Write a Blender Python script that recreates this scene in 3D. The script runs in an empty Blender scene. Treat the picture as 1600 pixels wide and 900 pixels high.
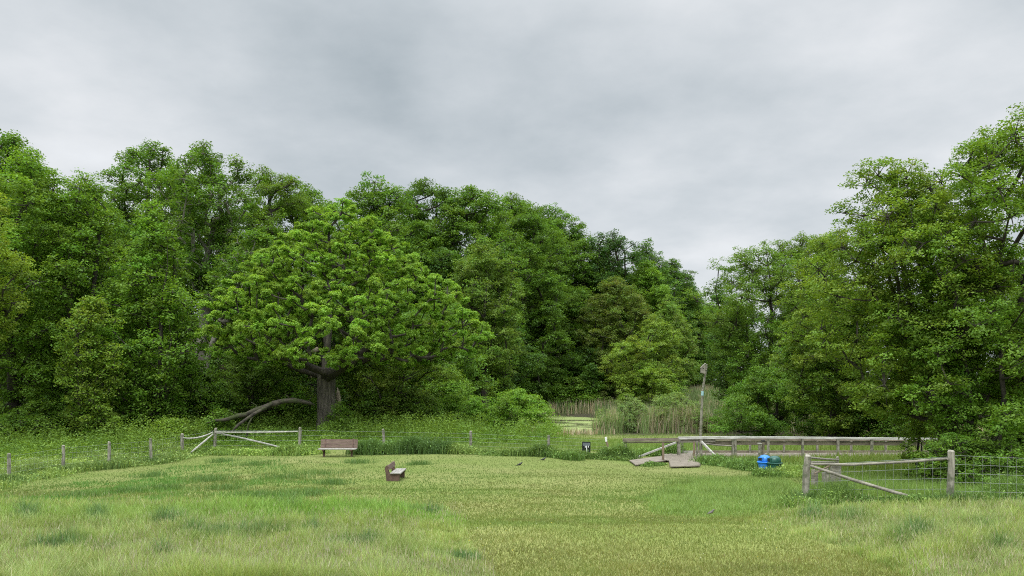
import bpy, math
import numpy as np
from mathutils import Vector

# ------------------------------------------------------------------ camera, sky, sun, exposure
S = bpy.context.scene
COL = S.collection
F, HZ, CZ = 1200.0, 595.0, 3.7          # focal length in photo pixels, horizon row, eye height above the field
cam_d = bpy.data.cameras.new("camera"); cam = bpy.data.objects.new("camera", cam_d); COL.objects.link(cam)
cam_d.sensor_width = 36.0; cam_d.lens = 36.0 * F / 1600.0
cam_d.shift_y = (HZ - 450.0) / 1600.0
cam_d.clip_start = 0.1; cam_d.clip_end = 3000
cam.location = (0, 0, CZ); cam.rotation_euler = (math.radians(90), 0, 0)
S.camera = cam
S.view_settings.view_transform = 'Standard'; S.view_settings.look = 'None'
S.view_settings.exposure = 0.22; S.view_settings.gamma = 1.0
SUN_EL, SUN_AZ = math.radians(58), math.radians(200)   # azimuth clockwise from +Y: behind the camera, a little left
W = bpy.data.worlds.new("World"); S.world = W; W.use_nodes = True
def build_sky():
    nt = W.node_tree; nt.nodes.clear(); N = nt.nodes.new; L = nt.links.new
    out = N('ShaderNodeOutputWorld')
    sky = N('ShaderNodeTexSky'); sky.sky_type = 'NISHITA'; sky.sun_disc = False
    sky.sun_elevation = SUN_EL; sky.sun_rotation = SUN_AZ
    bs = N('ShaderNodeBackground'); bs.inputs[1].default_value = 0.10; L(sky.outputs[0], bs.inputs[0])
    geo = N('ShaderNodeTexCoord')
    nrm = N('ShaderNodeVectorMath'); nrm.operation = 'NORMALIZE'; L(geo.outputs['Generated'], nrm.inputs[0])
    sep = N('ShaderNodeSeparateXYZ'); L(nrm.outputs[0], sep.inputs[0])
    def m(op, a, b=None, c=None, clamp=False):
        n = N('ShaderNodeMath'); n.operation = op; n.use_clamp = clamp
        for i, v in enumerate((a, b, c)):
            if v is None: continue
            if isinstance(v, (int, float)): n.inputs[i].default_value = v
            else: L(v, n.inputs[i])
        return n.outputs[0]
    z = m('MAXIMUM', sep.outputs[2], 0.0)
    den = m('ADD', z, 0.22)
    u = m('DIVIDE', sep.outputs[0], den); v = m('DIVIDE', sep.outputs[1], den)
    comb = N('ShaderNodeCombineXYZ'); L(u, comb.inputs[0]); L(v, comb.inputs[1])
    def noise(scale, det, off, rough=0.5):
        mp = N('ShaderNodeMapping'); mp.inputs['Location'].default_value = off; L(comb.outputs[0], mp.inputs[0])
        n = N('ShaderNodeTexNoise'); n.inputs['Scale'].default_value = scale; n.inputs['Detail'].default_value = det
        n.inputs['Roughness'].default_value = rough
        L(mp.outputs[0], n.inputs['Vector']); return n.outputs['Fac']
    n1 = noise(0.9, 5, (3.1, 1.7, 0), 0.5)
    n2 = noise(2.6, 6, (7.3, 4.2, 1.0), 0.55)
    val = m('ADD', m('MULTIPLY', m('SUBTRACT', n1, 0.5), 0.42), m('MULTIPLY', m('SUBTRACT', n2, 0.5), 0.60))
    # broad darker and lighter cloud masses, by direction in the sky
    def blob(px, py, wdt, amp):
        d = Vector(((px - 800) / F, 1.0, (HZ - py) / F)).normalized()
        dt = N('ShaderNodeVectorMath'); dt.operation = 'DOT_PRODUCT'; L(nrm.outputs[0], dt.inputs[0]); dt.inputs[1].default_value = d
        q = m('DIVIDE', m('SUBTRACT', 1.0, dt.outputs['Value']), wdt * wdt * 0.5)
        return m('MULTIPLY', m('POWER', 2.718, m('MULTIPLY', q, -1.0)), amp * 1.4)
    for b in ((250, 95, .13, -.05), (420, 120, .13, -.08), (590, 135, .12, -.09), (760, 150, .12, -.09), (900, 190, .11, -.07), (1060, 215, .11, -.06), (1230, 190, .12, -.05), (1150, 25, .2, .08), (1420, 60, .2, .03),
              (80, 185, .12, .10), (250, 205, .12, .10), (420, 225, .12, .08), (650, 250, .14, .06), (900, 310, .16, .07), (1050, 400, .12, .06), (150, 10, .2, .02)):
        val = m('ADD', val, blob(*b))
    base = m('ADD', val, 1.0)
    zen = N('ShaderNodeMapRange'); zen.interpolation_type = 'SMOOTHSTEP'  # sky above the view, brightened to light the field
    zen.inputs[1].default_value = 0.42; zen.inputs[2].default_value = 0.95; zen.inputs[3].default_value = 1.0; zen.inputs[4].default_value = 5.0
    L(sep.outputs[2], zen.inputs[0])
    val2 = m('MULTIPLY', base, zen.outputs[0])
    back = N('ShaderNodeMapRange'); back.interpolation_type = 'SMOOTHSTEP'     # unseen sky on the sun's side, brightened to light the scene
    back.inputs[1].default_value = 0.1; back.inputs[2].default_value = -0.8; back.inputs[3].default_value = 1.0; back.inputs[4].default_value = 1.5
    L(sep.outputs[1], back.inputs[0])
    val3 = m('MULTIPLY', val2, back.outputs[0])
    cc = N('ShaderNodeMix'); cc.data_type = 'RGBA'; cc.clamp_factor = True
    cc.inputs[6].default_value = (0.82, 0.93, 1.0, 1); cc.inputs[7].default_value = (0.97, 1.0, 1.03, 1)
    L(m('MULTIPLY_ADD', val, 2.2, 0.55), cc.inputs[0])
    vm = N('ShaderNodeVectorMath'); vm.operation = 'SCALE'; L(cc.outputs[2], vm.inputs[0]); L(val3, vm.inputs['Scale'])
    bc = N('ShaderNodeBackground'); bc.inputs[1].default_value = 0.60; L(vm.outputs[0], bc.inputs[0])
    mx = N('ShaderNodeMixShader'); mx.inputs[0].default_value = 0.94
    L(bs.outputs[0], mx.inputs[1]); L(bc.outputs[0], mx.inputs[2]); L(mx.outputs[0], out.inputs[0])
build_sky()
sun_d = bpy.data.lights.new("sun", 'SUN'); sun_d.energy = 1.5; sun_d.angle = math.radians(25); sun_d.color = (1, .97, .92)
sun = bpy.data.objects.new("sun", sun_d); COL.objects.link(sun)
sd = Vector((math.sin(SUN_AZ) * math.cos(SUN_EL), math.cos(SUN_AZ) * math.cos(SUN_EL), math.sin(SUN_EL)))
sun.rotation_euler = sd.to_track_quat('Z', 'Y').to_euler(); sun.location = (0, -20, 60)
try:
    S.cycles.max_bounces = 8; S.cycles.diffuse_bounces = 6; S.cycles.glossy_bounces = 2; S.cycles.transmission_bounces = 6
    S.cycles.use_denoising = False; S.cycles.filter_width = 1.05; S.cycles.sample_clamp_indirect = 4.0
except Exception: pass

# ------------------------------------------------------------------ helpers
RNG = np.random.default_rng(11)
def ss(a, b, x):
    t = np.clip((x - a) / (b - a), 0, 1); return t * t * (3 - 2 * t)
def vnoise(x, y, f, seed=0):
    """smooth value noise, vectorised, about -1..1"""
    x = np.asarray(x, float) * f + seed * 17.31; y = np.asarray(y, float) * f - seed * 9.17
    xi = np.floor(x).astype(np.int64); yi = np.floor(y).astype(np.int64); fx = x - xi; fy = y - yi
    def h(a, b):
        n = (a * 374761393 + b * 668265263 + seed * 974711) & 0xffffffff
        n = ((n ^ (n >> 13)) * 1274126177) & 0xffffffff
        return ((n ^ (n >> 16)) & 0xffff) / 32767.5 - 1
    ux = fx * fx * (3 - 2 * fx); uy = fy * fy * (3 - 2 * fy)
    return (h(xi, yi) * (1 - ux) + h(xi + 1, yi) * ux) * (1 - uy) + (h(xi, yi + 1) * (1 - ux) + h(xi + 1, yi + 1) * ux) * uy
def fbm(x, y, f, seed=0, o=3):
    return sum(vnoise(x, y, f * 2 ** i, seed + i) * 0.5 ** i for i in range(o)) / 1.6

YS = [-80, 0, 5, 8.6, 12, 18.5, 24, 30, 37, 45, 55, 62, 67, 110, 160, 700]
ZS = [4.5, 2.05, 1.8, 1.5, 1.22, .72, .38, .13, .05, 0, -.35, -.78, -1.05, -.9, 1.7, 3.0]
YEX = [-400, -60, -30, -15, -7, 0, 20, 40, 60, 400]
YEY = [36, 38, 45, 53, 72, 116, 128, 165, 400, 400]
WATER_Z = -1.2
def ground(x, y):
    x = np.asarray(x, float); y = np.asarray(y, float)
    z = np.interp(y, YS, ZS)
    z = z - .45 * ss(-8, -20, x) * ss(16, 28, y) * (1 - ss(38, 48, y))
    z = z - .28 * ss(2, 8, x) * ss(22, 34, y) * (1 - ss(60, 66, y))
    r = np.sqrt(((x - 5.5) / 7.5) ** 2 + ((y - 88) / 20) ** 2)
    k = 1 - ss(.86, 1.04, r); z = z * (1 - k) + (-1.6) * k
    d = y - np.interp(x, YEX, YEY)
    z = z + 12 * ss(2, 75, d) * (1 - ss(25, 60, x))
    z = z + .05 * vnoise(x, y, .35, 3) * ss(4, 10, np.abs(y)) + .02 * vnoise(x, y, 1.1, 4)
    return z
def g1(x, y): return float(ground(x, y))
def GX(px, Y):
    x = (px - 800) / F * Y; return np.array([x, Y, g1(x, Y)])
def P(px, py, Y): return np.array([(px - 800) / F * Y, Y, CZ - (py - HZ) / F * Y])
def GP(px, py):
    """where the sight line of a photo pixel meets the ground"""
    Y = np.arange(4, 200, .05); X = (px - 800) / F * Y; zr = CZ - (py - HZ) / F * Y
    i = int(np.argmax(zr < ground(X, Y))); return np.array([X[i], Y[i], g1(X[i], Y[i])])
def topix(p): return 800 + p[..., 0] / p[..., 1] * F, HZ + (CZ - p[..., 2]) / p[..., 1] * F

def mesh_arrays(name, V, Fc, mat, parent=None, col=None, loc=None, smooth=False):
    """one mesh object from arrays; Fc is (n,3) or (n,4); col per vertex"""
    V = np.asarray(V, np.float32); Fc = np.asarray(Fc, np.int32); n, k = Fc.shape
    me = bpy.data.meshes.new(name)
    me.vertices.add(len(V)); me.vertices.foreach_set('co', V.ravel())
    me.loops.add(n * k); me.loops.foreach_set('vertex_index', Fc.ravel())
    me.polygons.add(n); me.polygons.foreach_set('loop_start', np.arange(0, n * k, k, dtype=np.int32))
    if smooth: me.polygons.foreach_set('use_smooth', np.ones(n, bool))
    if col is not None:
        a = me.attributes.new('Col', 'FLOAT_COLOR', 'POINT')
        c = np.ones((len(V), 4), np.float32); c[:, :3] = col; a.data.foreach_set('color', c.ravel())
    me.materials.append(mat); me.update(); me.validate()
    o = bpy.data.objects.new(name, me); COL.objects.link(o)
    if parent is not None: o.parent = parent
    if loc is not None: o.location = loc
    return o
def tag(o, label=None, cat=None, group=None, kind=None):
    if label: o['label'] = label
    if cat: o['category'] = cat
    if group: o['group'] = group
    if kind: o['kind'] = kind
    return o
def thing(name, loc, label, cat, group=None, rz=0.0):
    o = bpy.data.objects.new(name, None); COL.objects.link(o); o.location = loc; o.rotation_euler = (0, 0, rz)
    o.empty_display_size = .2
    return tag(o, label, cat, group)

class MB:
    """collects shapes for ONE mesh (polygons of any size)"""
    def __init__(s): s.v = []; s.f = []
    def add(s, V, Fs):
        b = len(s.v); s.v += [tuple(map(float, q)) for q in V]; s.f += [tuple(i + b for i in f) for f in Fs]; return s
    def box(s, c, d, rz=0):
        x, y, z = np.array(d) / 2; cs, sn = math.cos(rz), math.sin(rz)
        V = [(c[0] + a * x * cs - b * y * sn, c[1] + a * x * sn + b * y * cs, c[2] + e * z) for a in (-1, 1) for b in (-1, 1) for e in (-1, 1)]
        return s.add(V, [(0, 1, 3, 2), (4, 6, 7, 5), (0, 4, 5, 1), (2, 3, 7, 6), (0, 2, 6, 4), (1, 5, 7, 3)])
    def beam(s, p, q, w, h, up=(0, 0, 1)):
        p = Vector(p); q = Vector(q); d = (q - p).normalized(); sd = d.cross(Vector(up))
        if sd.length < 1e-3: sd = Vector((1, 0, 0))
        sd.normalize(); u = sd.cross(d).normalized()
        V = [pt + sd * (a * w / 2) + u * (b * h / 2) for pt in (p, q) for a, b in ((-1, -1), (1, -1), (1, 1), (-1, 1))]
        return s.add(V, [(3, 2, 1, 0), (4, 5, 6, 7), (0, 1, 5, 4), (1, 2, 6, 5), (2, 3, 7, 6), (3, 0, 4, 7)])
    def tube(s, pts, rad, n=8, cap=True):
        pts = [Vector(p) for p in pts]; m_ = len(pts)
        if not hasattr(rad, '__len__'): rad = [rad] * m_
        V = []; prev = None
        for i, p in enumerate(pts):
            d = (pts[min(i + 1, m_ - 1)] - pts[max(i - 1, 0)]).normalized()
            a = prev if prev is not None else (Vector((1, 0, 0)) if abs(d.x) < .8 else Vector((0, 1, 0)))
            a = (a - d * a.dot(d)).normalized(); b = d.cross(a); prev = a
            for k in range(n):
                t = 2 * math.pi * k / n; V.append(p + (a * math.cos(t) + b * math.sin(t)) * rad[i])
        Fs = [(i * n + k, i * n + (k + 1) % n, (i + 1) * n + (k + 1) % n, (i + 1) * n + k) for i in range(m_ - 1) for k in range(n)]
        if cap: Fs += [tuple(range(n - 1, -1, -1)), tuple((m_ - 1) * n + k for k in range(n))]
        return s.add(V, Fs)
    def lathe(s, prof, n=24, c=(0, 0, 0)):
        V = [(c[0] + r * math.cos(2 * math.pi * k / n), c[1] + r * math.sin(2 * math.pi * k / n), c[2] + z) for r, z in prof for k in range(n)]
        m_ = len(prof)
        Fs = [(i * n + k, i * n + (k + 1) % n, (i + 1) * n + (k + 1) % n, (i + 1) * n + k) for i in range(m_ - 1) for k in range(n)]
        return s.add(V, Fs + [tuple(range(n - 1, -1, -1)), tuple((m_ - 1) * n + k for k in range(n))])
    def build(s, name, mat, parent=None, loc=None, smooth=False, bevel=0):
        me = bpy.data.meshes.new(name); me.from_pydata(s.v, [], s.f); me.materials.append(mat); me.validate()
        if smooth: me.polygons.foreach_set('use_smooth', [True] * len(me.polygons))
        o = bpy.data.objects.new(name, me); COL.objects.link(o)
        if parent is not None: o.parent = parent
        if loc is not None: o.location = loc
        if bevel:
            b = o.modifiers.new('bevel', 'BEVEL'); b.width = bevel; b.segments = 2
        return o

# ------------------------------------------------------------------ materials
def mat_nodes(name):
    m = bpy.data.materials.new(name); m.use_nodes = True; nt = m.node_tree; nt.nodes.clear()
    return m, nt, nt.nodes.new, nt.links.new
def foliage_mat(name, trans=.42, gloss=.018, rough=.55):
    m, nt, N, L = mat_nodes(name)
    at = N('ShaderNodeAttribute'); at.attribute_name = 'Col'
    d = N('ShaderNodeBsdfDiffuse'); t = N('ShaderNodeBsdfTranslucent'); g = N('ShaderNodeBsdfGlossy'); g.inputs['Roughness'].default_value = rough
    L(at.outputs['Color'], d.inputs[0])
    hs = N('ShaderNodeMix'); hs.data_type = 'RGBA'; hs.blend_type = 'MULTIPLY'; hs.inputs[0].default_value = 1; hs.inputs[7].default_value = (1.25, 1.15, .55, 1)
    L(at.outputs['Color'], hs.inputs[6]); L(hs.outputs[2], t.inputs[0])
    a = N('ShaderNodeMixShader'); a.inputs[0].default_value = trans; L(d.outputs[0], a.inputs[1]); L(t.outputs[0], a.inputs[2])
    b = N('ShaderNodeMixShader'); b.inputs[0].default_value = gloss; L(a.outputs[0], b.inputs[1]); L(g.outputs[0], b.inputs[2])
    o = N('ShaderNodeOutputMaterial'); L(b.outputs[0], o.inputs[0]); return m
def noise_mat(name, c1, c2, scale=(6, 6, 6), detail=5, rough=.85, bump=.3, c3=None, sc3=1.5, ramp=(.35, .65)):
    m, nt, N, L = mat_nodes(name)
    tc = N('ShaderNodeTexCoord'); mp = N('ShaderNodeMapping'); mp.inputs['Scale'].default_value = scale; L(tc.outputs['Object'], mp.inputs[0])
    n = N('ShaderNodeTexNoise'); n.inputs['Scale'].default_value = 1; n.inputs['Detail'].default_value = detail; n.inputs['Roughness'].default_value = .6; L(mp.outputs[0], n.inputs['Vector'])
    r = N('ShaderNodeValToRGB'); r.color_ramp.elements[0].position = ramp[0]; r.color_ramp.elements[1].position = ramp[1]
    r.color_ramp.elements[0].color = (*c1, 1); r.color_ramp.elements[1].color = (*c2, 1); L(n.outputs['Fac'], r.inputs[0])
    colr = r.outputs[0]
    if c3:
        n3 = N('ShaderNodeTexNoise'); n3.inputs['Scale'].default_value = sc3; n3.inputs['Detail'].default_value = 3; L(tc.outputs['Object'], n3.inputs['Vector'])
        r3 = N('ShaderNodeValToRGB'); r3.color_ramp.elements[0].position = .48; r3.color_ramp.elements[1].position = .62; L(n3.outputs['Fac'], r3.inputs[0])
        mx = N('ShaderNodeMix'); mx.data_type = 'RGBA'; L(r3.outputs[0], mx.inputs[0]); L(colr, mx.inputs[6]); mx.inputs[7].default_value = (*c3, 1); colr = mx.outputs[2]
    p = N('ShaderNodeBsdfPrincipled'); p.inputs['Roughness'].default_value = rough; L(colr, p.inputs['Base Color'])
    if bump:
        b = N('ShaderNodeBump'); b.inputs['Strength'].default_value = bump; b.inputs['Distance'].default_value = .03; L(n.outputs['Fac'], b.inputs['Height']); L(b.outputs[0], p.inputs['Normal'])
    o = N('ShaderNodeOutputMaterial'); L(p.outputs[0], o.inputs[0]); return m
def ground_mat():
    m, nt, N, L = mat_nodes('ground_soil_and_turf')
    at = N('ShaderNodeAttribute'); at.attribute_name = 'Col'; tc = N('ShaderNodeTexCoord')
    n = N('ShaderNodeTexNoise'); n.inputs['Scale'].default_value = 9; n.inputs['Detail'].default_value = 7; n.inputs['Roughness'].default_value = .7; L(tc.outputs['Object'], n.inputs['Vector'])
    r = N('ShaderNodeMapRange'); r.inputs[1].default_value = .3; r.inputs[2].default_value = .7; r.inputs[3].default_value = .75; r.inputs[4].default_value = 1.2; L(n.outputs['Fac'], r.inputs[0])
    v = N('ShaderNodeVectorMath'); v.operation = 'SCALE'; L(at.outputs['Color'], v.inputs[0]); L(r.outputs[0], v.inputs['Scale'])
    p = N('ShaderNodeBsdfPrincipled'); p.inputs['Roughness'].default_value = .95; p.inputs['Specular IOR Level'].default_value = .1; L(v.outputs[0], p.inputs['Base Color'])
    b = N('ShaderNodeBump'); b.inputs['Strength'].default_value = .6; b.inputs['Distance'].default_value = .04; L(n.outputs['Fac'], b.inputs['Height']); L(b.outputs[0], p.inputs['Normal'])
    o = N('ShaderNodeOutputMaterial'); L(p.outputs[0], o.inputs[0]); return m
def water_mat():
    m, nt, N, L = mat_nodes('pond_water')
    tc = N('ShaderNodeTexCoord'); mp = N('ShaderNodeMapping'); mp.inputs['Scale'].default_value = (.12, .3, 1); L(tc.outputs['Object'], mp.inputs[0])
    n = N('ShaderNodeTexNoise'); n.inputs['Scale'].default_value = 1.0; n.inputs['Detail'].default_value = 6; n.inputs['Roughness'].default_value = .6; L(mp.outputs[0], n.inputs['Vector'])
    r = N('ShaderNodeValToRGB'); r.color_ramp.elements[0].position = .44; r.color_ramp.elements[1].position = .50; L(n.outputs['Fac'], r.inputs[0])
    w = N('ShaderNodeBsdfPrincipled'); w.inputs['Base Color'].default_value = (.05, .055, .035, 1); w.inputs['Roughness'].default_value = .08
    n2 = N('ShaderNodeTexNoise'); n2.inputs['Scale'].default_value = 6; n2.inputs['Detail'].default_value = 4; L(tc.outputs['Object'], n2.inputs['Vector'])
    b = N('ShaderNodeBump'); b.inputs['Strength'].default_value = .15; b.inputs['Distance'].default_value = .02; L(n2.outputs['Fac'], b.inputs['Height']); L(b.outputs[0], w.inputs['Normal'])
    a = N('ShaderNodeBsdfPrincipled'); a.inputs['Base Color'].default_value = (.26, .32, .10, 1); a.inputs['Roughness'].default_value = .8
    mx = N('ShaderNodeMixShader'); L(r.outputs[0], mx.inputs[0]); L(w.outputs[0], mx.inputs[1]); L(a.outputs[0], mx.inputs[2])
    o = N('ShaderNodeOutputMaterial'); L(mx.outputs[0], o.inputs[0]); return m
def plain(name, c, rough=.5, spec=.5, var=.12):
    return noise_mat(name, tuple(k * (1 - var) for k in c), tuple(min(1, k * (1 + var)) for k in c), (9, 9, 9), 4, rough, .05)
M_LEAF = foliage_mat('leaves'); M_GRASS = foliage_mat('grass_blades', .3, .02, .6)
M_BARK = noise_mat('bark', (.018, .015, .011), (.065, .055, .042), (5, 5, 1.4), 6, .95, .6)
M_BARKG = noise_mat('grey_bark', (.11, .10, .085), (.30, .275, .23), (5, 5, 1.2), 6, .95, .5)
M_OAK = noise_mat('oak_bark', (0.043, 0.037, 0.030), (0.155, 0.136, 0.108), (7, 7, 1.3), 7, .95, .9)
M_LOG = noise_mat('dead_wood', (.024, .021, .015), (.10, .086, .064), (2, 7, 7), 7, .95, 1.0, c3=(.05, .065, .02), ramp=(.38, .62))
M_POST = noise_mat('weathered_post', (.14, .126, .098), (.35, .325, .265), (16, 16, 2.2), 6, .9, .5, c3=(.12, .125, .08), sc3=5)
M_RAIL = noise_mat('weathered_rail', (.13, .118, .092), (.30, .275, .22), (2.5, 14, 14), 6, .9, .3)
M_PALE = noise_mat('bleached_rail', (.25, .24, .21), (.47, .455, .41), (2, 10, 10), 6, .85, .3)
M_CAP = noise_mat('bleached_cap', (.34, .33, .30), (.62, .60, .56), (2, 10, 10), 6, .85, .3)
M_DECK = noise_mat('deck_boards', (.135, .112, .085), (.27, .232, .18), (3, 9, 9), 5, .9, .3)
M_BROWN = noise_mat('brown_wood', (0.140, 0.101, 0.066), (0.252, 0.189, 0.126), (9, 9, 2), 5, .9, .3)
M_RAILB = noise_mat('brown_rail', (.12, .10, .072), (.245, .21, .155), (2, 9, 9), 5, .9, .3)
M_BENCH = noise_mat('bench_planks', (.098, .06, .047), (.175, .118, .094), (2.5, 12, 12), 5, .8, .2)
M_BENCHP = noise_mat('pale_bench_planks', (0.223, 0.205, 0.180), (0.341, 0.322, 0.291), (12, 2.5, 12), 5, .8, .2)
M_BENCHD = noise_mat('bench_dark_wood', (0.063, 0.038, 0.028), (0.133, 0.081, 0.059), (6, 6, 6), 5, .85, .2)
M_IRON = plain('dark_iron', (.035, .033, .03), .6)
M_WIRE = plain('galvanised_wire', (0.252, 0.264, 0.258), .5)
M_BLACK = plain('black_plastic', (.012, .014, .017), .35)
M_GREY = plain('grey_lid', (.10, .115, .125), .4)
M_WHITE = plain('white_paint', (.78, .78, .76), .5, var=.05)
M_BLUE = plain('blue_plastic', (.03, .22, .72), .38, var=.08)
M_GREEN = plain('green_plastic', (.02, .10, .075), .38, var=.1)
M_HOLE = plain('dark_opening', (.01, .012, .014), .9)
M_BIRD = plain('black_feathers', (.016, .015, .018), .4)
M_ROBB = plain('brown_feathers', (.11, .10, .085), .7)
M_ROBR = plain('rust_feathers', (.26, .12, .05), .7)
M_BEAK = plain('beak', (.25, .20, .08), .5)
M_SNAG = noise_mat('bare_wood', (0.175, 0.140, 0.098), (0.350, 0.294, 0.217), (8, 8, 2), 5, .9, .4)
M_TEAL = plain('pale_blue_tape', (.30, .48, .52), .6)

# ------------------------------------------------------------------ where each kind of growth stands (photo outline of the ground patches)
def inpoly(px, py, poly):
    c = np.zeros(px.shape, bool); n = len(poly)
    for i in range(n):
        x0, y0 = poly[i]; x1, y1 = poly[(i + 1) % n]
        if y0 == y1: continue
        c ^= ((y0 > py) != (y1 > py)) & (px < (x1 - x0) * (py - y0) / (y1 - y0) + x0)
    return c
Z_TALL_L = [(-900, 782), (-200, 786), (200, 790), (420, 795), (690, 790), (725, 812), (735, 845), (770, 905), (800, 1400), (-900, 1400)]
Z_MID_L = [(-900, 800), (-100, 790), (20, 770), (330, 722), (480, 716), (560, 735), (500, 775), (420, 795), (200, 790)]
Z_TALL_R = [(1190, 806), (1260, 796), (1400, 792), (2300, 780), (2300, 1400), (1480, 1400), (1420, 905), (1340, 870), (1230, 835), (1160, 815)]
Z_ISLE = [(1010, 802), (1030, 772), (1085, 753), (1150, 750), (1235, 752), (1250, 768), (1243, 785), (1180, 800), (1100, 805)]
Z_RANK_R = [(1240, 798), (1246, 770), (1300, 757), (1420, 762), (1500, 770), (2300, 760), (2300, 800), (1400, 797), (1330, 790)]

# ------------------------------------------------------------------ ground and water
def build_ground():
    xs = np.unique(np.concatenate([np.arange(-30, 30.01, .4), np.arange(-110, 110, 3), np.linspace(-1500, 1500, 61)]))
    ys = np.unique(np.concatenate([np.arange(5, 48, .35), np.arange(48, 190, 1.5), np.arange(-80, 5, 4), np.linspace(190, 2500, 40)]))
    X, Y = np.meshgrid(xs, ys); Z = ground(X, Y); nx, ny = len(xs), len(ys)
    V = np.stack([X.ravel(), Y.ravel(), Z.ravel()], 1)
    i = np.arange((nx - 1) * (ny - 1)); a = i // (nx - 1) * nx + i % (nx - 1)
    Fc = np.stack([a, a + 1, a + nx + 1, a + nx], 1)
    x, y = V[:, 0], V[:, 1]; nz = fbm(x, y, .5, 7)[:, None]
    turf = np.array([.165, .195, .058]) + nz * np.array([.04, .02, .02])
    soil = np.array([.055, .045, .028]) * (1 + .3 * nz)
    wet = np.array([.07, .065, .04])
    turf = turf * (1 + (1 - ss(10, 34, y))[:, None] * np.array([.32, .24, .26])); d = y - np.interp(x, YEX, YEY)  # turf colour lifted towards the camera, against the shade among the blades
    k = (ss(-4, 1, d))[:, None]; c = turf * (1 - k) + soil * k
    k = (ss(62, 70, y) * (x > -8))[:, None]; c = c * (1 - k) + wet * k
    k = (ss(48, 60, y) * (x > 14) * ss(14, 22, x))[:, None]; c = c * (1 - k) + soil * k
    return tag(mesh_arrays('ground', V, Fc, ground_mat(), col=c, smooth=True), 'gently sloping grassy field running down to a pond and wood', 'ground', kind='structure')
build_ground()
def build_water():
    n = 48; V = [(5.5, 88, WATER_Z)] + [(5.5 + 8.2 * math.cos(2 * math.pi * k / n), 88 + 21.5 * math.sin(2 * math.pi * k / n), WATER_Z) for k in range(n)]
    mb = MB().add(V, [(0, 1 + k, 1 + (k + 1) % n) for k in range(n)])
    tag(mb.build('water', water_mat()), 'still pond partly covered with pale green duckweed', 'water', kind='structure')
build_water()

# ------------------------------------------------------------------ grass
def blades(p, h, w, lean, col, rng, seg=1, tipcol=None):
    """p (n,3) roots; returns V,F,C.  seg 1: one triangle; seg 2: bent blade"""
    n = len(p); a = rng.uniform(0, 2 * np.pi, n); dx = np.stack([np.cos(a), np.sin(a), np.zeros(n)], 1)
    b = rng.uniform(0, 2 * np.pi, n); ld = np.stack([np.cos(b), np.sin(b), np.zeros(n)], 1) * (lean * h)[:, None]
    hv = np.zeros((n, 3)); hv[:, 2] = h; wv = dx * (w / 2)[:, None]
    if seg == 1:
        V = np.stack([p - wv, p + wv, p + hv + ld], 1).reshape(-1, 3)
        Fc = np.arange(3 * n).reshape(n, 3); C = np.repeat(col, 3, 0)
    else:
        mid = p + hv * .58 + ld * .3
        V = np.stack([p - wv * .8, p + wv * .8, mid - wv * .75, mid + wv * .75, p + hv + ld], 1).reshape(-1, 3)
        k = np.arange(n)[:, None] * 5
        Fc = np.concatenate([k + np.array([[0, 1, 3]]), k + np.array([[0, 3, 2]]), k + np.array([[2, 3, 4]])], 0)
        C = np.repeat(col, 5, 0)
        if tipcol is not None: C[4::5] = tipcol; 
    return V, Fc, C
def leaves(cen, nrm, size, col, rng, aspect=.62):
    """rhombic leaf faces"""
    n = len(cen); r = rng.normal(0, 1, (n, 3)); a = np.cross(nrm, r); a /= np.linalg.norm(a, axis=1)[:, None] + 1e-9
    b = np.cross(nrm, a); b /= np.linalg.norm(b, axis=1)[:, None] + 1e-9
    A = a * (size / 2)[:, None]; B = b * (size * aspect / 2)[:, None]; dr = nrm * (size * .12)[:, None]
    V = np.stack([cen - A - dr, cen - B * 1 + A * .1, cen + A - dr, cen + B + A * .1], 1).reshape(-1, 3)
    return V, np.arange(4 * n).reshape(n, 4), np.repeat(col, 4, 0)
class Acc:
    def __init__(s): s.V = []; s.F = []; s.C = []; s.n = 0
    def add(s, V, Fc, C): s.V.append(V); s.F.append(Fc + s.n); s.C.append(C); s.n += len(V)
    def build(s, name, mat, **k): return mesh_arrays(name, np.concatenate(s.V), np.concatenate(s.F), mat, col=np.concatenate(s.C), **k)
def scatter(n, y0, y1, x0p, x1p, rng, power=1.0):
    """roots spread over the field between two depths and two photo columns; more per square metre near the eye"""
    u = rng.uniform(0, 1, n); Y = 1 / (1 / y0 + (1 / y1 - 1 / y0) * u) if power == 1 else (y0 + (y1 - y0) * u ** power)
    px = rng.uniform(x0p, x1p, n); X = (px - 800) / F * Y
    return np.stack([X, Y, ground(X, Y)], 1)
def mixc(cols, w, n, rng, var=.16):
    w = list(w)[:len(cols)]; i = rng.choice(len(cols), n, p=np.array(w) / sum(w)); c = np.array(cols)[i]
    return c * rng.uniform(1 - var, 1 + var, (n, 1)) * rng.uniform(.95, 1.05, (n, 3))
def lerp(a, b, t): return a * (1 - t[:, None]) + b * t[:, None]

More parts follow.
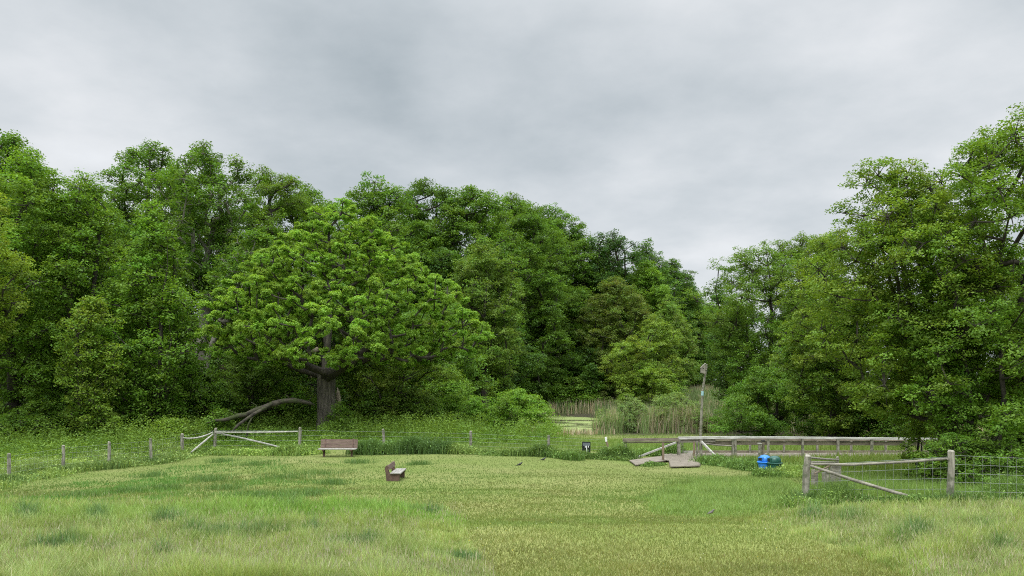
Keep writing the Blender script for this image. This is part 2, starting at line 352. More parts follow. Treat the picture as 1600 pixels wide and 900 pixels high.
def build_grass():
    rng = np.random.default_rng(5)
    lawn, tall, rank = Acc(), Acc(), Acc()
    # ---- mown turf everywhere in the near field
    p = np.concatenate([scatter(420000, 7.2, 40, -420, 2020, rng), scatter(180000, 14, 46, -300, 1900, rng, 1.0)])
    px, py = topix(p)
    tl = inpoly(px, py, Z_TALL_L); tr = inpoly(px, py, Z_TALL_R); isl = inpoly(px, py, Z_ISLE); ml = inpoly(px, py, Z_MID_L); rk = inpoly(px, py, Z_RANK_R)
    n1 = fbm(p[:, 0], p[:, 1], .16, 21); n2 = fbm(p[:, 0], p[:, 1], .9, 31); n3 = vnoise(p[:, 0], p[:, 1], 2.3, 41)
    keep = ~rk & ~((tl | tr | isl) & (rng.uniform(0, 1, len(p)) < .6)); keep &= ~((p[:, 1] > 39) & (px < 860) & (py < 712 - 0))
    n = len(p); gr = mixc([(.158, .202, .056), (.128, .180, .046), (.182, .204, .074)], (5, 4, 1.0), n, rng)
    t = np.clip(.5 + 1.3 * n1 + .7 * n2, 0, 1); gr = lerp(gr * np.array([1.08, 1.0, 1.05]), gr * np.array([.78, 1.02, .78]), t); gr = gr * (1 + .10 * n3 + .14 * n2)[:, None]
    brown = np.clip((n2 - .15) * 1.8, 0, 1) * (px > 560); gr = lerp(gr, gr * np.array([1.12, .93, 1.1]), brown)
    near = (1 - ss(10, 34, p[:, 1])); gr = lerp(gr, gr * np.array([1.36, 1.25, 1.30]), near)      # drier, warmer turf on the slope, also brightened to offset shade between blades
    grn = ml * np.clip(.45 + n2 + .5 * n3, 0, 1); gr = lerp(gr, gr * np.array([.72, 1.06, .85]), grn)
    h = rng.uniform(.02, .055, n) * (1 + .4 * np.clip(n3, 0, 1)) + ml * rng.uniform(.0, .10, n) * np.clip(.6 + n2 + n3, 0, 1.6)
    w = rng.uniform(.008, .016, n) * np.clip(p[:, 1] / 14, .8, 1.7)
    for (qx, qy, rx, ry) in ((1062, 736, 45, 3.0), (968, 724, 25, 2.0), (620, 750, 26, 2.5), (528, 716, 34, 2.0)):
        e = ((px - qx) / rx) ** 2 + ((py - qy) / ry) ** 2 + .6 * n2; keep &= ~((e < 1) & (rng.uniform(0, 1, n) < .75))
    k = keep
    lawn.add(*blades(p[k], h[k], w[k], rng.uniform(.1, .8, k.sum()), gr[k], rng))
    # ---- tall meadow grass, foreground left and right
    p = np.concatenate([scatter(415000, 7.0, 21, -420, 860, rng), scatter(270000, 7.0, 21, 1130, 2020, rng)])
    px, py = topix(p); n1 = fbm(p[:, 0], p[:, 1], .35, 51); n2 = fbm(p[:, 0], p[:, 1], 1.3, 61); n = len(p)
    jj = rng.normal(0, 1, n); jx = px + 26 * n2 + 14 * jj; jy = py + 6 * n1 + 3 * jj
    tl = inpoly(jx, jy, Z_TALL_L); tr = inpoly(jx, jy, Z_TALL_R)
    pale = mixc([(.29, .34, .16), (.22, .31, .11), (.34, .345, .20), (.37, .36, .24)], (5, 4.5, 1.6, .6), n, rng)
    brt = mixc([(.20, .36, .06), (.26, .38, .09), (.15, .28, .05)], (4, 3, 2), n, rng)
    blu = mixc([(.13, .23, .085), (.18, .28, .12), (.09, .17, .055)], (4, 3, 2), n, rng)
    cl = vnoise(p[:, 0], p[:, 1], 5.0, 55); cl2 = vnoise(p[:, 0], p[:, 1], 2.2, 56); c = 1.07 * pale * (1 + .34 * cl + .16 * cl2)[:, None] * np.array([1.02, 1.03, .86])
    c = lerp(c, c * np.array([1.1, 1.02, .8]), np.clip(n2 + .3, 0, 1))
    brt = brt * (1 + .25 * cl)[:, None]
    band = ss(796, 802, jy) * (1 - ss(812, 832, jy)) * (px < 760) * np.clip(.75 + .9 * n1, 0, 1); c = lerp(c, brt, band)
    tus = np.zeros(n)
    for (qx, qy, rx, ry) in ((335, 846, 58, 11), (400, 838, 50, 6), (90, 862, 55, 7), (40, 822, 20, 6), (265, 822, 30, 6), (560, 862, 60, 8), (645, 803, 50, 4), (720, 876, 40, 5), (610, 880, 30, 5), (500, 838, 30, 4), (180, 870, 30, 5), (450, 800, 20, 8),
                             (1330, 822, 34, 7), (1520, 835, 40, 8), (1430, 850, 36, 8), (1570, 878, 30, 9), (1270, 812, 22, 5), (250, 885, 30, 9), (150, 815, 20, 7)):
        tus = np.maximum(tus, np.exp(-(((px - qx) / rx) ** 2 + ((py - qy) / ry) ** 2)))
    tus = np.clip(tus * (.55 + 1.6 * n2 + 1.0 * cl2 + .5 * cl), 0, 1); c = lerp(c, blu, np.clip(tus * 1.1, 0, 1))
    g2 = np.clip(n2 * 1.2 + .2, 0, .8) * (1 - band); c = lerp(c, brt * np.array([.9, .85, 1.0]), g2 * .45)
    h = rng.uniform(.12, .34, n) * (.8 + .35 * n1 + .25 * n2 + .35 * cl) * (1 + .45 * tus + .2 * band); h = np.clip(h, .05, .8)
    h *= np.where(tr, .85, 1.0)
    w = rng.uniform(.005, .011, n) * np.clip(p[:, 1] / 10, 1, 1.7)
    k = tl | tr; h = np.where(inpoly(px, py, Z_TALL_L) | inpoly(px, py, Z_TALL_R), h, h * .5)
    eL = np.interp(py, [785, 790, 812, 845, 905], [690, 690, 725, 735, 770]) - px; eR = px - np.interp(py, [790, 796, 806, 835, 870, 905], [1300, 1260, 1190, 1230, 1340, 1420])
    h = h * (.30 + .70 * np.where(px < 1000, ss(-20, 170, eL + 40 * n2), ss(-20, 150, eR + 40 * n2))); k = k & (rng.uniform(0, 1, n) < .35 + .65 * np.where(px < 1000, ss(-40, 90, eL), ss(-40, 90, eR)))
    tall.add(*blades(p[k], h[k], w[k], rng.uniform(.1, .6, k.sum()), c[k], rng, 2))
    # seed heads, pinkish straw, standing a little over the blades
    p = np.concatenate([scatter(17000, 7.2, 21, -160, 860, rng), scatter(6500, 7.2, 21, 1130, 1760, rng)]); px, py = topix(p)
    k = inpoly(px, py, Z_TALL_L) | inpoly(px, py, Z_TALL_R); k &= fbm(p[:, 0], p[:, 1], .45, 71) > -.25; k &= ~((py > 800) & (py < 822) & (px < 700) & (rng.uniform(0, 1, len(p)) < .75))
    p = p[k]; n = len(p); p[:, 2] += rng.uniform(.12, .34, n)
    tall.add(*blades(p, rng.uniform(.04, .09, n), rng.uniform(.006, .012, n), rng.uniform(0, .5, n), mixc([(.36, .36, .21), (.33, .31, .20), (.40, .40, .25)], (4, 3, 3), n, rng), rng))
    # ---- the unmown island and the ground left of the paths
    p = scatter(90000, 15, 34, 980, 1290, rng); px, py = topix(p); n2 = fbm(p[:, 0], p[:, 1], .9, 81); n = len(p)
    jj = rng.normal(0, 1, n); k = inpoly(px + 24 * n2 + 10 * jj, py + 5 * n2 + 2.5 * jj, Z_ISLE); c = mixc([(.235, .355, .09), (.28, .38, .115), (.185, .295, .075)], (4, 3, 2), n, rng)
    c = lerp(c, c * .72, np.clip((n2 - .1) * 2, 0, 1))
    h = rng.uniform(.05, .22, n) * (1 + .7 * n2) * np.where(inpoly(px, py, Z_ISLE), 1, .5)
    tall.add(*blades(p[k], h[k], rng.uniform(.010, .018, k.sum()), rng.uniform(.1, .6, k.sum()), c[k], rng, 2))
    # scattered tussocks in the left field
    for (qx, qy, s) in ((320, 700 + 50, .35), (400, 777, .4), (352, 765, .35), (492, 741, .55), (400, 727, .35), (330, 752, .3), (440, 748, .4), (345, 722, .3), (560, 724, .3), (260, 765, .25), (200, 770, .25), (120, 778, .3), (655, 716 + 10, .25), (480, 775, .3), (235, 745, .3), (520, 757, .25)):
        b = GP(qx, qy); n = 420; q = rng.normal(0, 1, (n, 2)) * s * np.array([1.2, .7])
        p = np.stack([b[0] + q[:, 0], b[1] + q[:, 1], ground(b[0] + q[:, 0], b[1] + q[:, 1])], 1)
        tall.add(*blades(p, rng.uniform(.08, .26, n), rng.uniform(.01, .02, n), rng.uniform(.1, .7, n), mixc([(.11, .20, .055), (.15, .25, .07)], (1, 1), n, rng), rng, 2))
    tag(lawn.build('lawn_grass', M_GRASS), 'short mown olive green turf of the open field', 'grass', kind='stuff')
    tag(tall.build('meadow_grass', M_GRASS), 'tall pale meadow grass with straw coloured seed heads beside the mown path', 'grass', kind='stuff')
    # ---- dark rank grass along fences, ramp and bins
    def strip(pts, wid, n, hh, cols=((.085, .17, .04), (.12, .22, .055), (.06, .125, .03)), wts=(4, 3, 3)):
        pts = np.array(pts, float); seg = np.linalg.norm(np.diff(pts, axis=0), axis=1); cs = np.r_[0, np.cumsum(seg)]
        t = rng.uniform(0, cs[-1], n); x = np.interp(t, cs, pts[:, 0]); y = np.interp(t, cs, pts[:, 1])
        x = x + rng.normal(0, wid, n); y = y + rng.normal(0, wid, n); nn = fbm(x, y, .8, 91); kk = fbm(x, y, .55, 95)
        p = np.stack([x, y, ground(x, y)], 1)
        h = np.clip(rng.uniform(.4, 1.15, n) * hh * (1 + 1.0 * nn + .4 * vnoise(x, y, 2.2, 97)), .05, 2)
        cc = mixc(cols, wts, n, rng); cc = lerp(cc * np.array([1.4, 1.25, 1.15]), cc * np.array([2.15, 1.8, 1.6]), np.clip(.35 + 1.3 * kk, 0, 1)); h = h * np.clip(.95 - .5 * kk, .35, 1.4)
        rank.add(*blades(p, h, rng.uniform(.012, .024, n) * np.clip(y / 28, .7, 1.6), rng.uniform(.1, .7, n), cc, rng, 2))
        m_ = rng.uniform(0, 1, n) < .45; q = p[m_].copy(); q[:, :2] += rng.normal(0, .06, (len(q), 2)); q[:, 2] += h[m_] * rng.uniform(.25, 1.0, len(q)); nr = np.array([0, -.2, 1.]) + rng.normal(0, .6, (len(q), 3)); nr /= np.linalg.norm(nr, axis=1)[:, None]
        V, Fc, C = leaves(q, nr, rng.uniform(.05, .13, len(q)) * np.clip(q[:, 1] / 30, .7, 1.4), cc[m_] * rng.uniform(.9, 1.35, (len(q), 1)), rng, .45); rank.add(V, np.concatenate([Fc[:, [0, 1, 2]], Fc[:, [0, 2, 3]]], 0), C)
    gp = lambda *q: [GP(*a)[:2] for a in q]
    strip(gp((-120, 778), (14, 752), (99, 738), (170, 731), (236, 725), (285, 714), (300, 712)), .42, 24000, .30, ((.13, .22, .06), (.17, .26, .08), (.085, .16, .045)))
    strip(gp((-120, 765), (14, 742), (99, 728), (170, 722), (236, 716), (285, 707)), .6, 22000, .45, ((.16, .26, .07), (.20, .30, .10), (.13, .22, .06)))
    strip(gp((295, 712), (335, 709), (470, 711), (500, 709)), .3, 9000, .40, ((.14, .25, .06), (.18, .28, .07), (.09, .17, .04)))
    strip(gp((560, 709), (600, 709), (690, 709)), .30, 12000, .60, ((.055, .12, .03), (.08, .16, .045), (.045, .095, .028)))
    strip(gp((690, 708), (760, 710)), .25, 4000, .28, ((.13, .22, .06), (.16, .25, .07)))
    strip(gp((755, 710), (860, 713), (895, 715)), .32, 13000, .34, ((.075, .145, .032), (.11, .19, .048), (.055, .11, .028)))
    strip(gp((890, 715), (945, 717), (975, 719)), .26, 6500, .24, ((.075, .145, .032), (.11, .19, .048), (.055, .11, .028)))
    strip(gp((945, 716), (985, 719)), .22, 3500, .40, ((.075, .15, .035), (.12, .21, .055), (.055, .115, .03)))
    strip(gp((860, 714), (900, 719)), .22, 3500, .26, ((.06, .13, .03), (.09, .17, .045)))
    strip(gp((1000, 712), (1060, 712)), .25, 5000, .55)
    strip(gp((1006, 729), (1036, 726)), .12, 1300, .12)
    strip(gp((1106, 724), (1150, 727), (1185, 735)), .36, 14000, .36, ((.075, .155, .04), (.10, .19, .05), (.055, .12, .03)))
    strip(gp((1188, 745), (1222, 746)), .16, 3000, .22)
    strip(gp((1228, 738), (1250, 745)), .5, 4000, .3, ((.13, .23, .06), (.17, .27, .08)))
    strip(gp((1245, 792), (1280, 788), (1312, 787)), .22, 9000, .38, ((.10, .19, .05), (.14, .24, .065), (.07, .14, .035)))
    strip(gp((1300, 785), (1420, 788), (1480, 789)), .26, 11000, .17)
    strip(gp((1495, 788), (1620, 786), (1750, 785)), .30, 15000, .34, ((.11, .21, .05), (.15, .26, .065), (.085, .17, .04)))
    for (qx, qy, s_) in ((14, 754, .30), (99, 739, .34), (170, 732, .30), (236, 725, .26), (285, 713, .25), (335, 707, .22), (467, 709, .2), (390, 709, .35), (600, 707, .2), (735, 707, .2), (857, 710, .2), (1254, 788, .24), (1488, 791, .20), (1120, 722, .3), (1200, 744, .3)):
        q0 = GP(qx, qy); n = 420; q = rng.normal(0, 1, (n, 2)) * s_ * np.array([1.0, .6]); p = np.stack([q0[0] + q[:, 0], q0[1] - .12 + q[:, 1], ground(q0[0] + q[:, 0], q0[1] - .12 + q[:, 1])], 1)
        rank.add(*blades(p, rng.uniform(.08, .42, n), rng.uniform(.012, .028, n), rng.uniform(.15, .9, n), mixc([(.07, .14, .035), (.11, .19, .05), (.15, .24, .07)], (3, 3, 2), n, rng), rng, 2))
    tag(rank.build('fence_grass', M_GRASS), 'dark rank grass growing along the fence lines, ramp and bins', 'grass', kind='stuff')
    # ---- lighter field beyond the fence and behind the boardwalk
    fld = Acc(); p = scatter(120000, 33, 69, 660, 1750, rng); px, py = topix(p); n = len(p)
    fence_y = np.interp(px, [600, 950, 1000, 1260, 1300, 1800], [41, 41, 40, 36, 19, 19]); k = (p[:, 1] > fence_y) & ((px > 870) | (p[:, 1] < 53)) & ~((px > 985) & (px < 1480) & (p[:, 1] > 38.9) & (p[:, 1] < 40.9))
    n2 = fbm(p[:, 0], p[:, 1], .3, 101); c = mixc([(.19, .29, .06), (.23, .31, .085), (.15, .25, .05)], (4, 3, 3), n, rng); c = lerp(c, c * np.array([1.15, .95, .9]), np.clip(n2, 0, 1))
    fld.add(*blades(p[k], rng.uniform(.15, .40, k.sum()) * (1 + .3 * n2[k]) * (1 - .62 * ss(44, 60, p[k][:, 1])), rng.uniform(.025, .05, k.sum()), rng.uniform(.1, .6, k.sum()), c[k], rng))
    p = scatter(60000, 19.5, 34, 1262, 1800, rng); px, py = topix(p); n = len(p); n2 = fbm(p[:, 0], p[:, 1], .5, 103)
    c = mixc([(.19, .30, .06), (.23, .33, .085), (.14, .24, .05)], (4, 3, 3), n, rng)
    fld.add(*blades(p, rng.uniform(.10, .34, n) * (1 + .5 * n2), rng.uniform(.012, .024, n), rng.uniform(.1, .6, n), c, rng))
    tag(fld.build('field_grass', M_GRASS), 'light green uncut grass between the boardwalk and the trees', 'grass', kind='stuff')
    # ---- reeds round the pond: last year's straw and this year's green
    rd = Acc(); n = 110000; x = rng.uniform(-8, 60, n); y = rng.uniform(64, 165, n); r = np.sqrt(((x - 5.5) / 7.5) ** 2 + ((y - 88) / 20) ** 2)
    nn = fbm(x, y, .12, 111); px_ = 800 + x / y * F
    near = (np.abs(r - 1.0) < .10 + .05 * nn) & (y < 90) & (px_ < 960); far = (r > .95) & (y > 90); side = (r > .93 + .1 * nn) & (x > 6) & (y > 70) & (px_ > 920)
    openw = (px_ > 850) & (px_ < 928 - 12 * nn) & (y < 106.5) & (y > 70.5); k = (near | far | side) & ~openw & (y - np.interp(x, YEX, YEY) < 3)
    x, y, nn, near = x[k], y[k], nn[k], near[k]; n = len(x); z = np.maximum(ground(x, y), WATER_Z - .1)
    straw = mixc([(.56, .48, .34), (.46, .39, .26), (.34, .30, .18)], (4, 3, 2), n, rng); gre = mixc([(.17, .25, .09), (.22, .30, .12), (.14, .20, .08)], (4, 3, 2), n, rng)
    c = np.where((rng.uniform(0, 1, n) < np.clip(.34 + nn, .08, .85))[:, None], straw, gre)
    h = rng.uniform(.9, 2.3, n) * np.where(near, .35, 1.0)
    rd.add(*blades(np.stack([x, y, z], 1), h, rng.uniform(.05, .11, n), rng.uniform(.02, .25, n), c, rng, 2))
    n = 12000; y = rng.uniform(69, 73.5, n); px_ = rng.uniform(925, 1098, n); x = (px_ - 800) / F * y; nn = fbm(x, y, .5, 121); r = np.sqrt(((x - 5.5) / 7.5) ** 2 + ((y - 88) / 20) ** 2); k = (nn > -.35) & (r > .97); x, y, nn = x[k], y[k], nn[k]; n = len(x)
    c = np.where((rng.uniform(0, 1, n) < np.clip(.30 + .5 * nn, .08, .6))[:, None], mixc([(.50, .44, .30), (.42, .37, .24)], (1, 1), n, rng), mixc([(.24, .34, .12), (.29, .38, .15), (.19, .28, .09)], (3, 3, 2), n, rng))
    rd.add(*blades(np.stack([x, y, np.maximum(ground(x, y), WATER_Z - .05)], 1), rng.uniform(.9, 2.4, n) * (1 + .35 * nn), rng.uniform(.035, .075, n), rng.uniform(.02, .35, n), c, rng, 2))
    tag(rd.build('reeds', M_GRASS), 'straw and green reeds standing round the pond', 'reeds', kind='stuff')
    # ---- small pale flowers in the turf
    fl = Acc(); p = scatter(260, 9, 38, -50, 1650, rng); n = len(p); p[:, 2] += rng.uniform(.05, .12, n)
    fl.add(*blades(p, rng.uniform(.010, .018, n), rng.uniform(.012, .024, n), rng.uniform(0, .5, n), mixc([(.62, .55, .10), (.7, .7, .62)], (3, 2), n, rng), rng))
    tag(fl.build('field_flowers', M_GRASS), 'tiny yellow and white flowers dotted through the grass', 'flowers', kind='stuff')
build_grass()

# ------------------------------------------------------------------ trees and bushes
def tubes(segs, n=6):
    """frusta from (p0,p1,r0,r1) rows"""
    s = np.array(segs, float); p0, p1, r0, r1 = s[:, 0:3], s[:, 3:6], s[:, 6], s[:, 7]; m = len(s)
    d = p1 - p0; d /= np.linalg.norm(d, axis=1)[:, None] + 1e-9
    ref = np.where(np.abs(d[:, 0:1]) < .8, np.array([[1., 0, 0]]), np.array([[0., 1, 0]])); a = np.cross(d, ref); a /= np.linalg.norm(a, axis=1)[:, None]; b = np.cross(d, a)
    t = 2 * np.pi * np.arange(n) / n; ring = a[:, None, :] * np.cos(t)[None, :, None] + b[:, None, :] * np.sin(t)[None, :, None]
    e = d * .15 * (r0[:, None])
    V = np.concatenate([(p0 - e)[:, None, :] + ring * r0[:, None, None], (p1 + e)[:, None, :] + ring * r1[:, None, None]], 1).reshape(-1, 3)
    k = np.arange(m)[:, None, None] * 2 * n; j = np.arange(n); q = np.stack([j, (j + 1) % n, n + (j + 1) % n, n + j], 1)[None]
    return V, (k + q).reshape(-1, 4)

PROF = {'oak': ([0, .08, .2, .34, .5, .68, .85, 1], [.62, .93, 1, .93, .76, .55, .34, .10]),
        'round': ([0, .08, .3, .55, .8, .93, 1], [.25, .62, .95, 1, .74, .42, .10]),
        'dome': ([0, .06, .22, .4, .62, .84, 1], [.55, .92, 1, .93, .72, .42, .08]),
        'cone': ([0, .12, .35, .6, .85, 1], [.6, .95, 1, .75, .36, .06]),
        'vase': ([0, .15, .45, .7, .88, 1], [.18, .42, .82, 1, .78, .30]),
        'tall': ([0, .1, .4, .7, .9, 1], [.5, .85, 1, .85, .5, .12]),
        'bush': ([0, .15, .45, .75, 1], [.92, 1, .95, .70, .15])}
def make_tree(name, label, cat, base, H, width, crown0, col, rng, prof='round', leaf=.26, dens=1.0, rb=None, col2=None, trunk_r=None, bark=None, lean=(0, 0), depth=1.0,
              tuft=False, fork=1, open_=0.0, group=None, twigs=6, sprig=.12, low=0, up=.75, crown_name='crown', trunk_top=.72, flat=.68, jag=.25, shift=(0, 0), limb_bark=None, shell=.10, sway=.012, cover=1.0):
    """H height, width of the crown, crown0 height where the crown starts; all metres, geometry local to the base of the trunk"""
    R = width / 2; Hc = H - crown0; rb = rb or float(np.clip(width * .105, .45, 1.7))
    nb = int(np.clip(3.4 * dens * (width * Hc) / (math.pi * rb * rb * .75), 10, 640))
    ts, ws = PROF[prof]; lob = rng.uniform(0, 6.28, 4); B = []
    tries = 0
    while len(B) < nb and tries < nb * 30:
        tries += 1
        t = rng.uniform(0, 1); th = rng.uniform(0, 2 * np.pi); w = np.interp(t, ts, ws)
        if rng.uniform() > w + .15: continue
        lobe = 1 + jag * (.6 * math.sin(3 * th + lob[0] + 5 * t) + .4 * math.sin(5 * th + lob[1] - 7 * t))
        rho = math.sqrt(rng.uniform(shell, 1)) * lobe
        if rng.uniform() < sprig: rho *= 1.12
        r = max(R * w * min(rho, 1.12) - rb * .4, 0) if R > rb else R * w * rho * .6
        zt = crown0 + rb * flat * .5 + t * (Hc - rb * flat)
        if rng.uniform() < sprig and t > .7: zt += rng.uniform(0, .35) * rb
        fx = lean[0] * (zt / H) + shift[0]; fy = lean[1] * (zt / H) + shift[1]
        c = np.array([fx + r * math.cos(th), fy + r * math.sin(th) * depth, zt])
        if B and open_ >= 0:
            dmin = np.min(np.linalg.norm((np.array(B) - c) * np.array([1, 1, 1.3]), axis=1))
            if dmin < rb * (.55 + open_): continue
        B.append(c)
    B = np.array(B); nb = len(B)
    # --- skeleton: trunk (or several stems), then each bough joined to the nearest lower wood
    tr = trunk_r or H * .018
    nodes = []; par = []
    roots = []
    for f_ in range(fork):
        ang = rng.uniform(0, 6.28); sp = 0 if fork == 1 else width * .10
        prev = -1; K = 9; wob = np.zeros(2)
        for i in range(K):
            s = i / (K - 1); wob = wob + rng.normal(0, sway * H, 2) * (i > 0)
            zz = H * trunk_top * s - (.15 if i == 0 else 0)
            xx = lean[0] * zz / H + shift[0] * s * s * (.4 if tuft else 1) + wob[0] + math.cos(ang) * sp * s * (1.0 if fork > 1 else 0) + (math.cos(ang) * tr * 1.2 if fork > 1 else 0)
            yy = lean[1] * zz / H + shift[1] * s * s + wob[1] + math.sin(ang) * sp * s * (1.0 if fork > 1 else 0) + (math.sin(ang) * tr * 1.2 if fork > 1 else 0)
            nodes.append(np.array([xx, yy, zz])); par.append(prev); prev = len(nodes) - 1
            if i == 0: roots.append(prev)
    order = np.argsort(np.hypot(B[:, 0] - lean[0] * B[:, 2] / H - shift[0], B[:, 1]) + .35 * B[:, 2]); leaf_nodes = []
    minz = crown0 * .55 if low == 0 else low
    for bi in order:
        c = B[bi]; NN = np.array(nodes); dv = c - NN; dist = np.linalg.norm(dv, axis=1)
        hz = np.hypot(dv[:, 0], dv[:, 1]); pen = np.where(dv[:, 2] < up * .35 * hz, (up * .35 * hz - dv[:, 2]) * 1.2, 0) + np.where(NN[:, 2] < minz, 3 + (minz - NN[:, 2]) * 2, 0)
        j = int(np.argmin(dist + pen)); p0 = nodes[j]; L_ = dist[j]
        ctrl = p0 + (c - p0) * .5 + np.array([0, 0, -.10 * L_ + .05 * H * .1]) + rng.normal(0, .05 * L_, 3)
        prev = j; ks = 3 if L_ > 1.2 else 2
        for s in range(1, ks + 1):
            u = s / ks; q = p0 * (1 - u) ** 2 + 2 * ctrl * u * (1 - u) + c * u * u
            nodes.append(q); par.append(prev); prev = len(nodes) - 1
        leaf_nodes.append(prev)
    cnt = np.zeros(len(nodes)); cnt[leaf_nodes] += 1
    for i in range(len(nodes) - 1, -1, -1):
        if par[i] >= 0: cnt[par[i]] += cnt[i]
    tot = max(cnt[roots].max(), 1); rad = np.maximum(tr * (np.maximum(cnt, .4) / tot) ** (.48 if not tuft else .5), tr * (.035 if not tuft else .055) + .006)
    segs = []
    for i, pa in enumerate(par):
        if pa < 0: continue
        r0 = min(rad[pa], rad[i] * 1.6) if pa not in roots else rad[pa] * 1.35
        segs.append((*nodes[pa], *nodes[i], r0, rad[i]))
    # --- foliage: sprays on each bough, leaves on each spray
    nsp = 15 if not tuft else 16; lps = 16 if not tuft else 34
    area = leaf * leaf * .62 * .5; want = cover * (8.0 if tuft else 6.3) * dens * (width * Hc * .8) / area
    lps = int(np.clip(want / (nb * nsp), 5, 120))
    bi = np.repeat(np.arange(nb), nsp); ns = len(bi)
    v = rng.normal(0, 1, (ns, 3)); v[:, 2] += .35; v /= np.linalg.norm(v, axis=1)[:, None]
    rr = rb * rng.uniform(.55, 1.12, ns) * np.repeat(rng.uniform(.65, 1.2 if not tuft else 1.45, nb), nsp)
    sc = B[bi] + v * rr[:, None] * np.array([1, 1, flat])
    bcol = rng.uniform(.86, 1.14, (nb, 1)) * (1 + rng.normal(0, .035, (nb, 3)))
    if twigs:
        pick = rng.uniform(0, 1, ns) < twigs / nsp
        for q, k in zip(sc[pick], bi[pick]):
            segs.append((*(B[k] + (B[k] - q) * .1), *q, tr * .035 + .012, .006))
    li = np.repeat(np.arange(ns), lps); n = len(li)
    sr = (leaf * 1.25 + rb * .24) if not tuft else (leaf * .8 + rb * .22)
    off = rng.normal(0, 1, (n, 3)); off /= np.linalg.norm(off, axis=1)[:, None] + 1e-9; off *= (sr * rng.uniform(.15, 1, n) ** .6)[:, None]
    off[:, 2] *= .5 if not tuft else .75
    out = v[li]; off[:, 2] -= .12 * np.hypot(off[:, 0], off[:, 1])
    cen = sc[li] + off
    nr = np.array([0, 0, 1.0]) + .45 * out + (.5 * off / sr if tuft else 0) + rng.normal(0, .55, (n, 3)); nr /= np.linalg.norm(nr, axis=1)[:, None]
    C0 = np.array(col); c = np.repeat(C0[None], n, 0)
    if col2 is not None:
        mixb = rng.uniform(0, 1, ns) ** 1.5; c = lerp(c, np.repeat(np.array(col2)[None], n, 0), mixb[li])
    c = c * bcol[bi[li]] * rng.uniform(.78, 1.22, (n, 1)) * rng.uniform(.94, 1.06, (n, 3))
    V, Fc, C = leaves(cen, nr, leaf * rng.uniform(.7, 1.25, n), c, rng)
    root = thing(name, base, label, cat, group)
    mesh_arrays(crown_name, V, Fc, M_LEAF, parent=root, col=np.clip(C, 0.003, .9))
    if limb_bark is not None:
        ntk = 8 * fork; V, Fc = tubes(segs[ntk:], 6); mesh_arrays('limbs', V, Fc, limb_bark, parent=root, smooth=True); segs = segs[:ntk]
    V, Fc = tubes(segs, 6 if tr < .3 else 10)
    mesh_arrays('trunk' if cat == 'tree' else 'stems', V, Fc, bark or M_BARK, parent=root, smooth=True)
    return root, nodes
def tree_px(label, px, Y, top, wpx, bot, col, seed, **k):
    """a tree from what the photo shows: trunk column px, distance Y, top row, crown width in columns, lowest row of the crown"""
    name = k.pop('name', 'broadleaf_tree'); cat = k.pop('cat', 'tree'); cx = k.pop('cx', None)
    k['leaf'] = k.get('leaf', .26) * .74; b = GX(px, Y); H = CZ - (top - HZ) / F * Y - b[2]; c0 = max(CZ - (bot - HZ) / F * Y - b[2], .15 * 0 + .1)
    if cx is not None: k['shift'] = ((cx - px) / F * Y, 0)
    return make_tree(name, label, cat, b, H, wpx / F * Y, c0, col, np.random.default_rng(seed), **k)

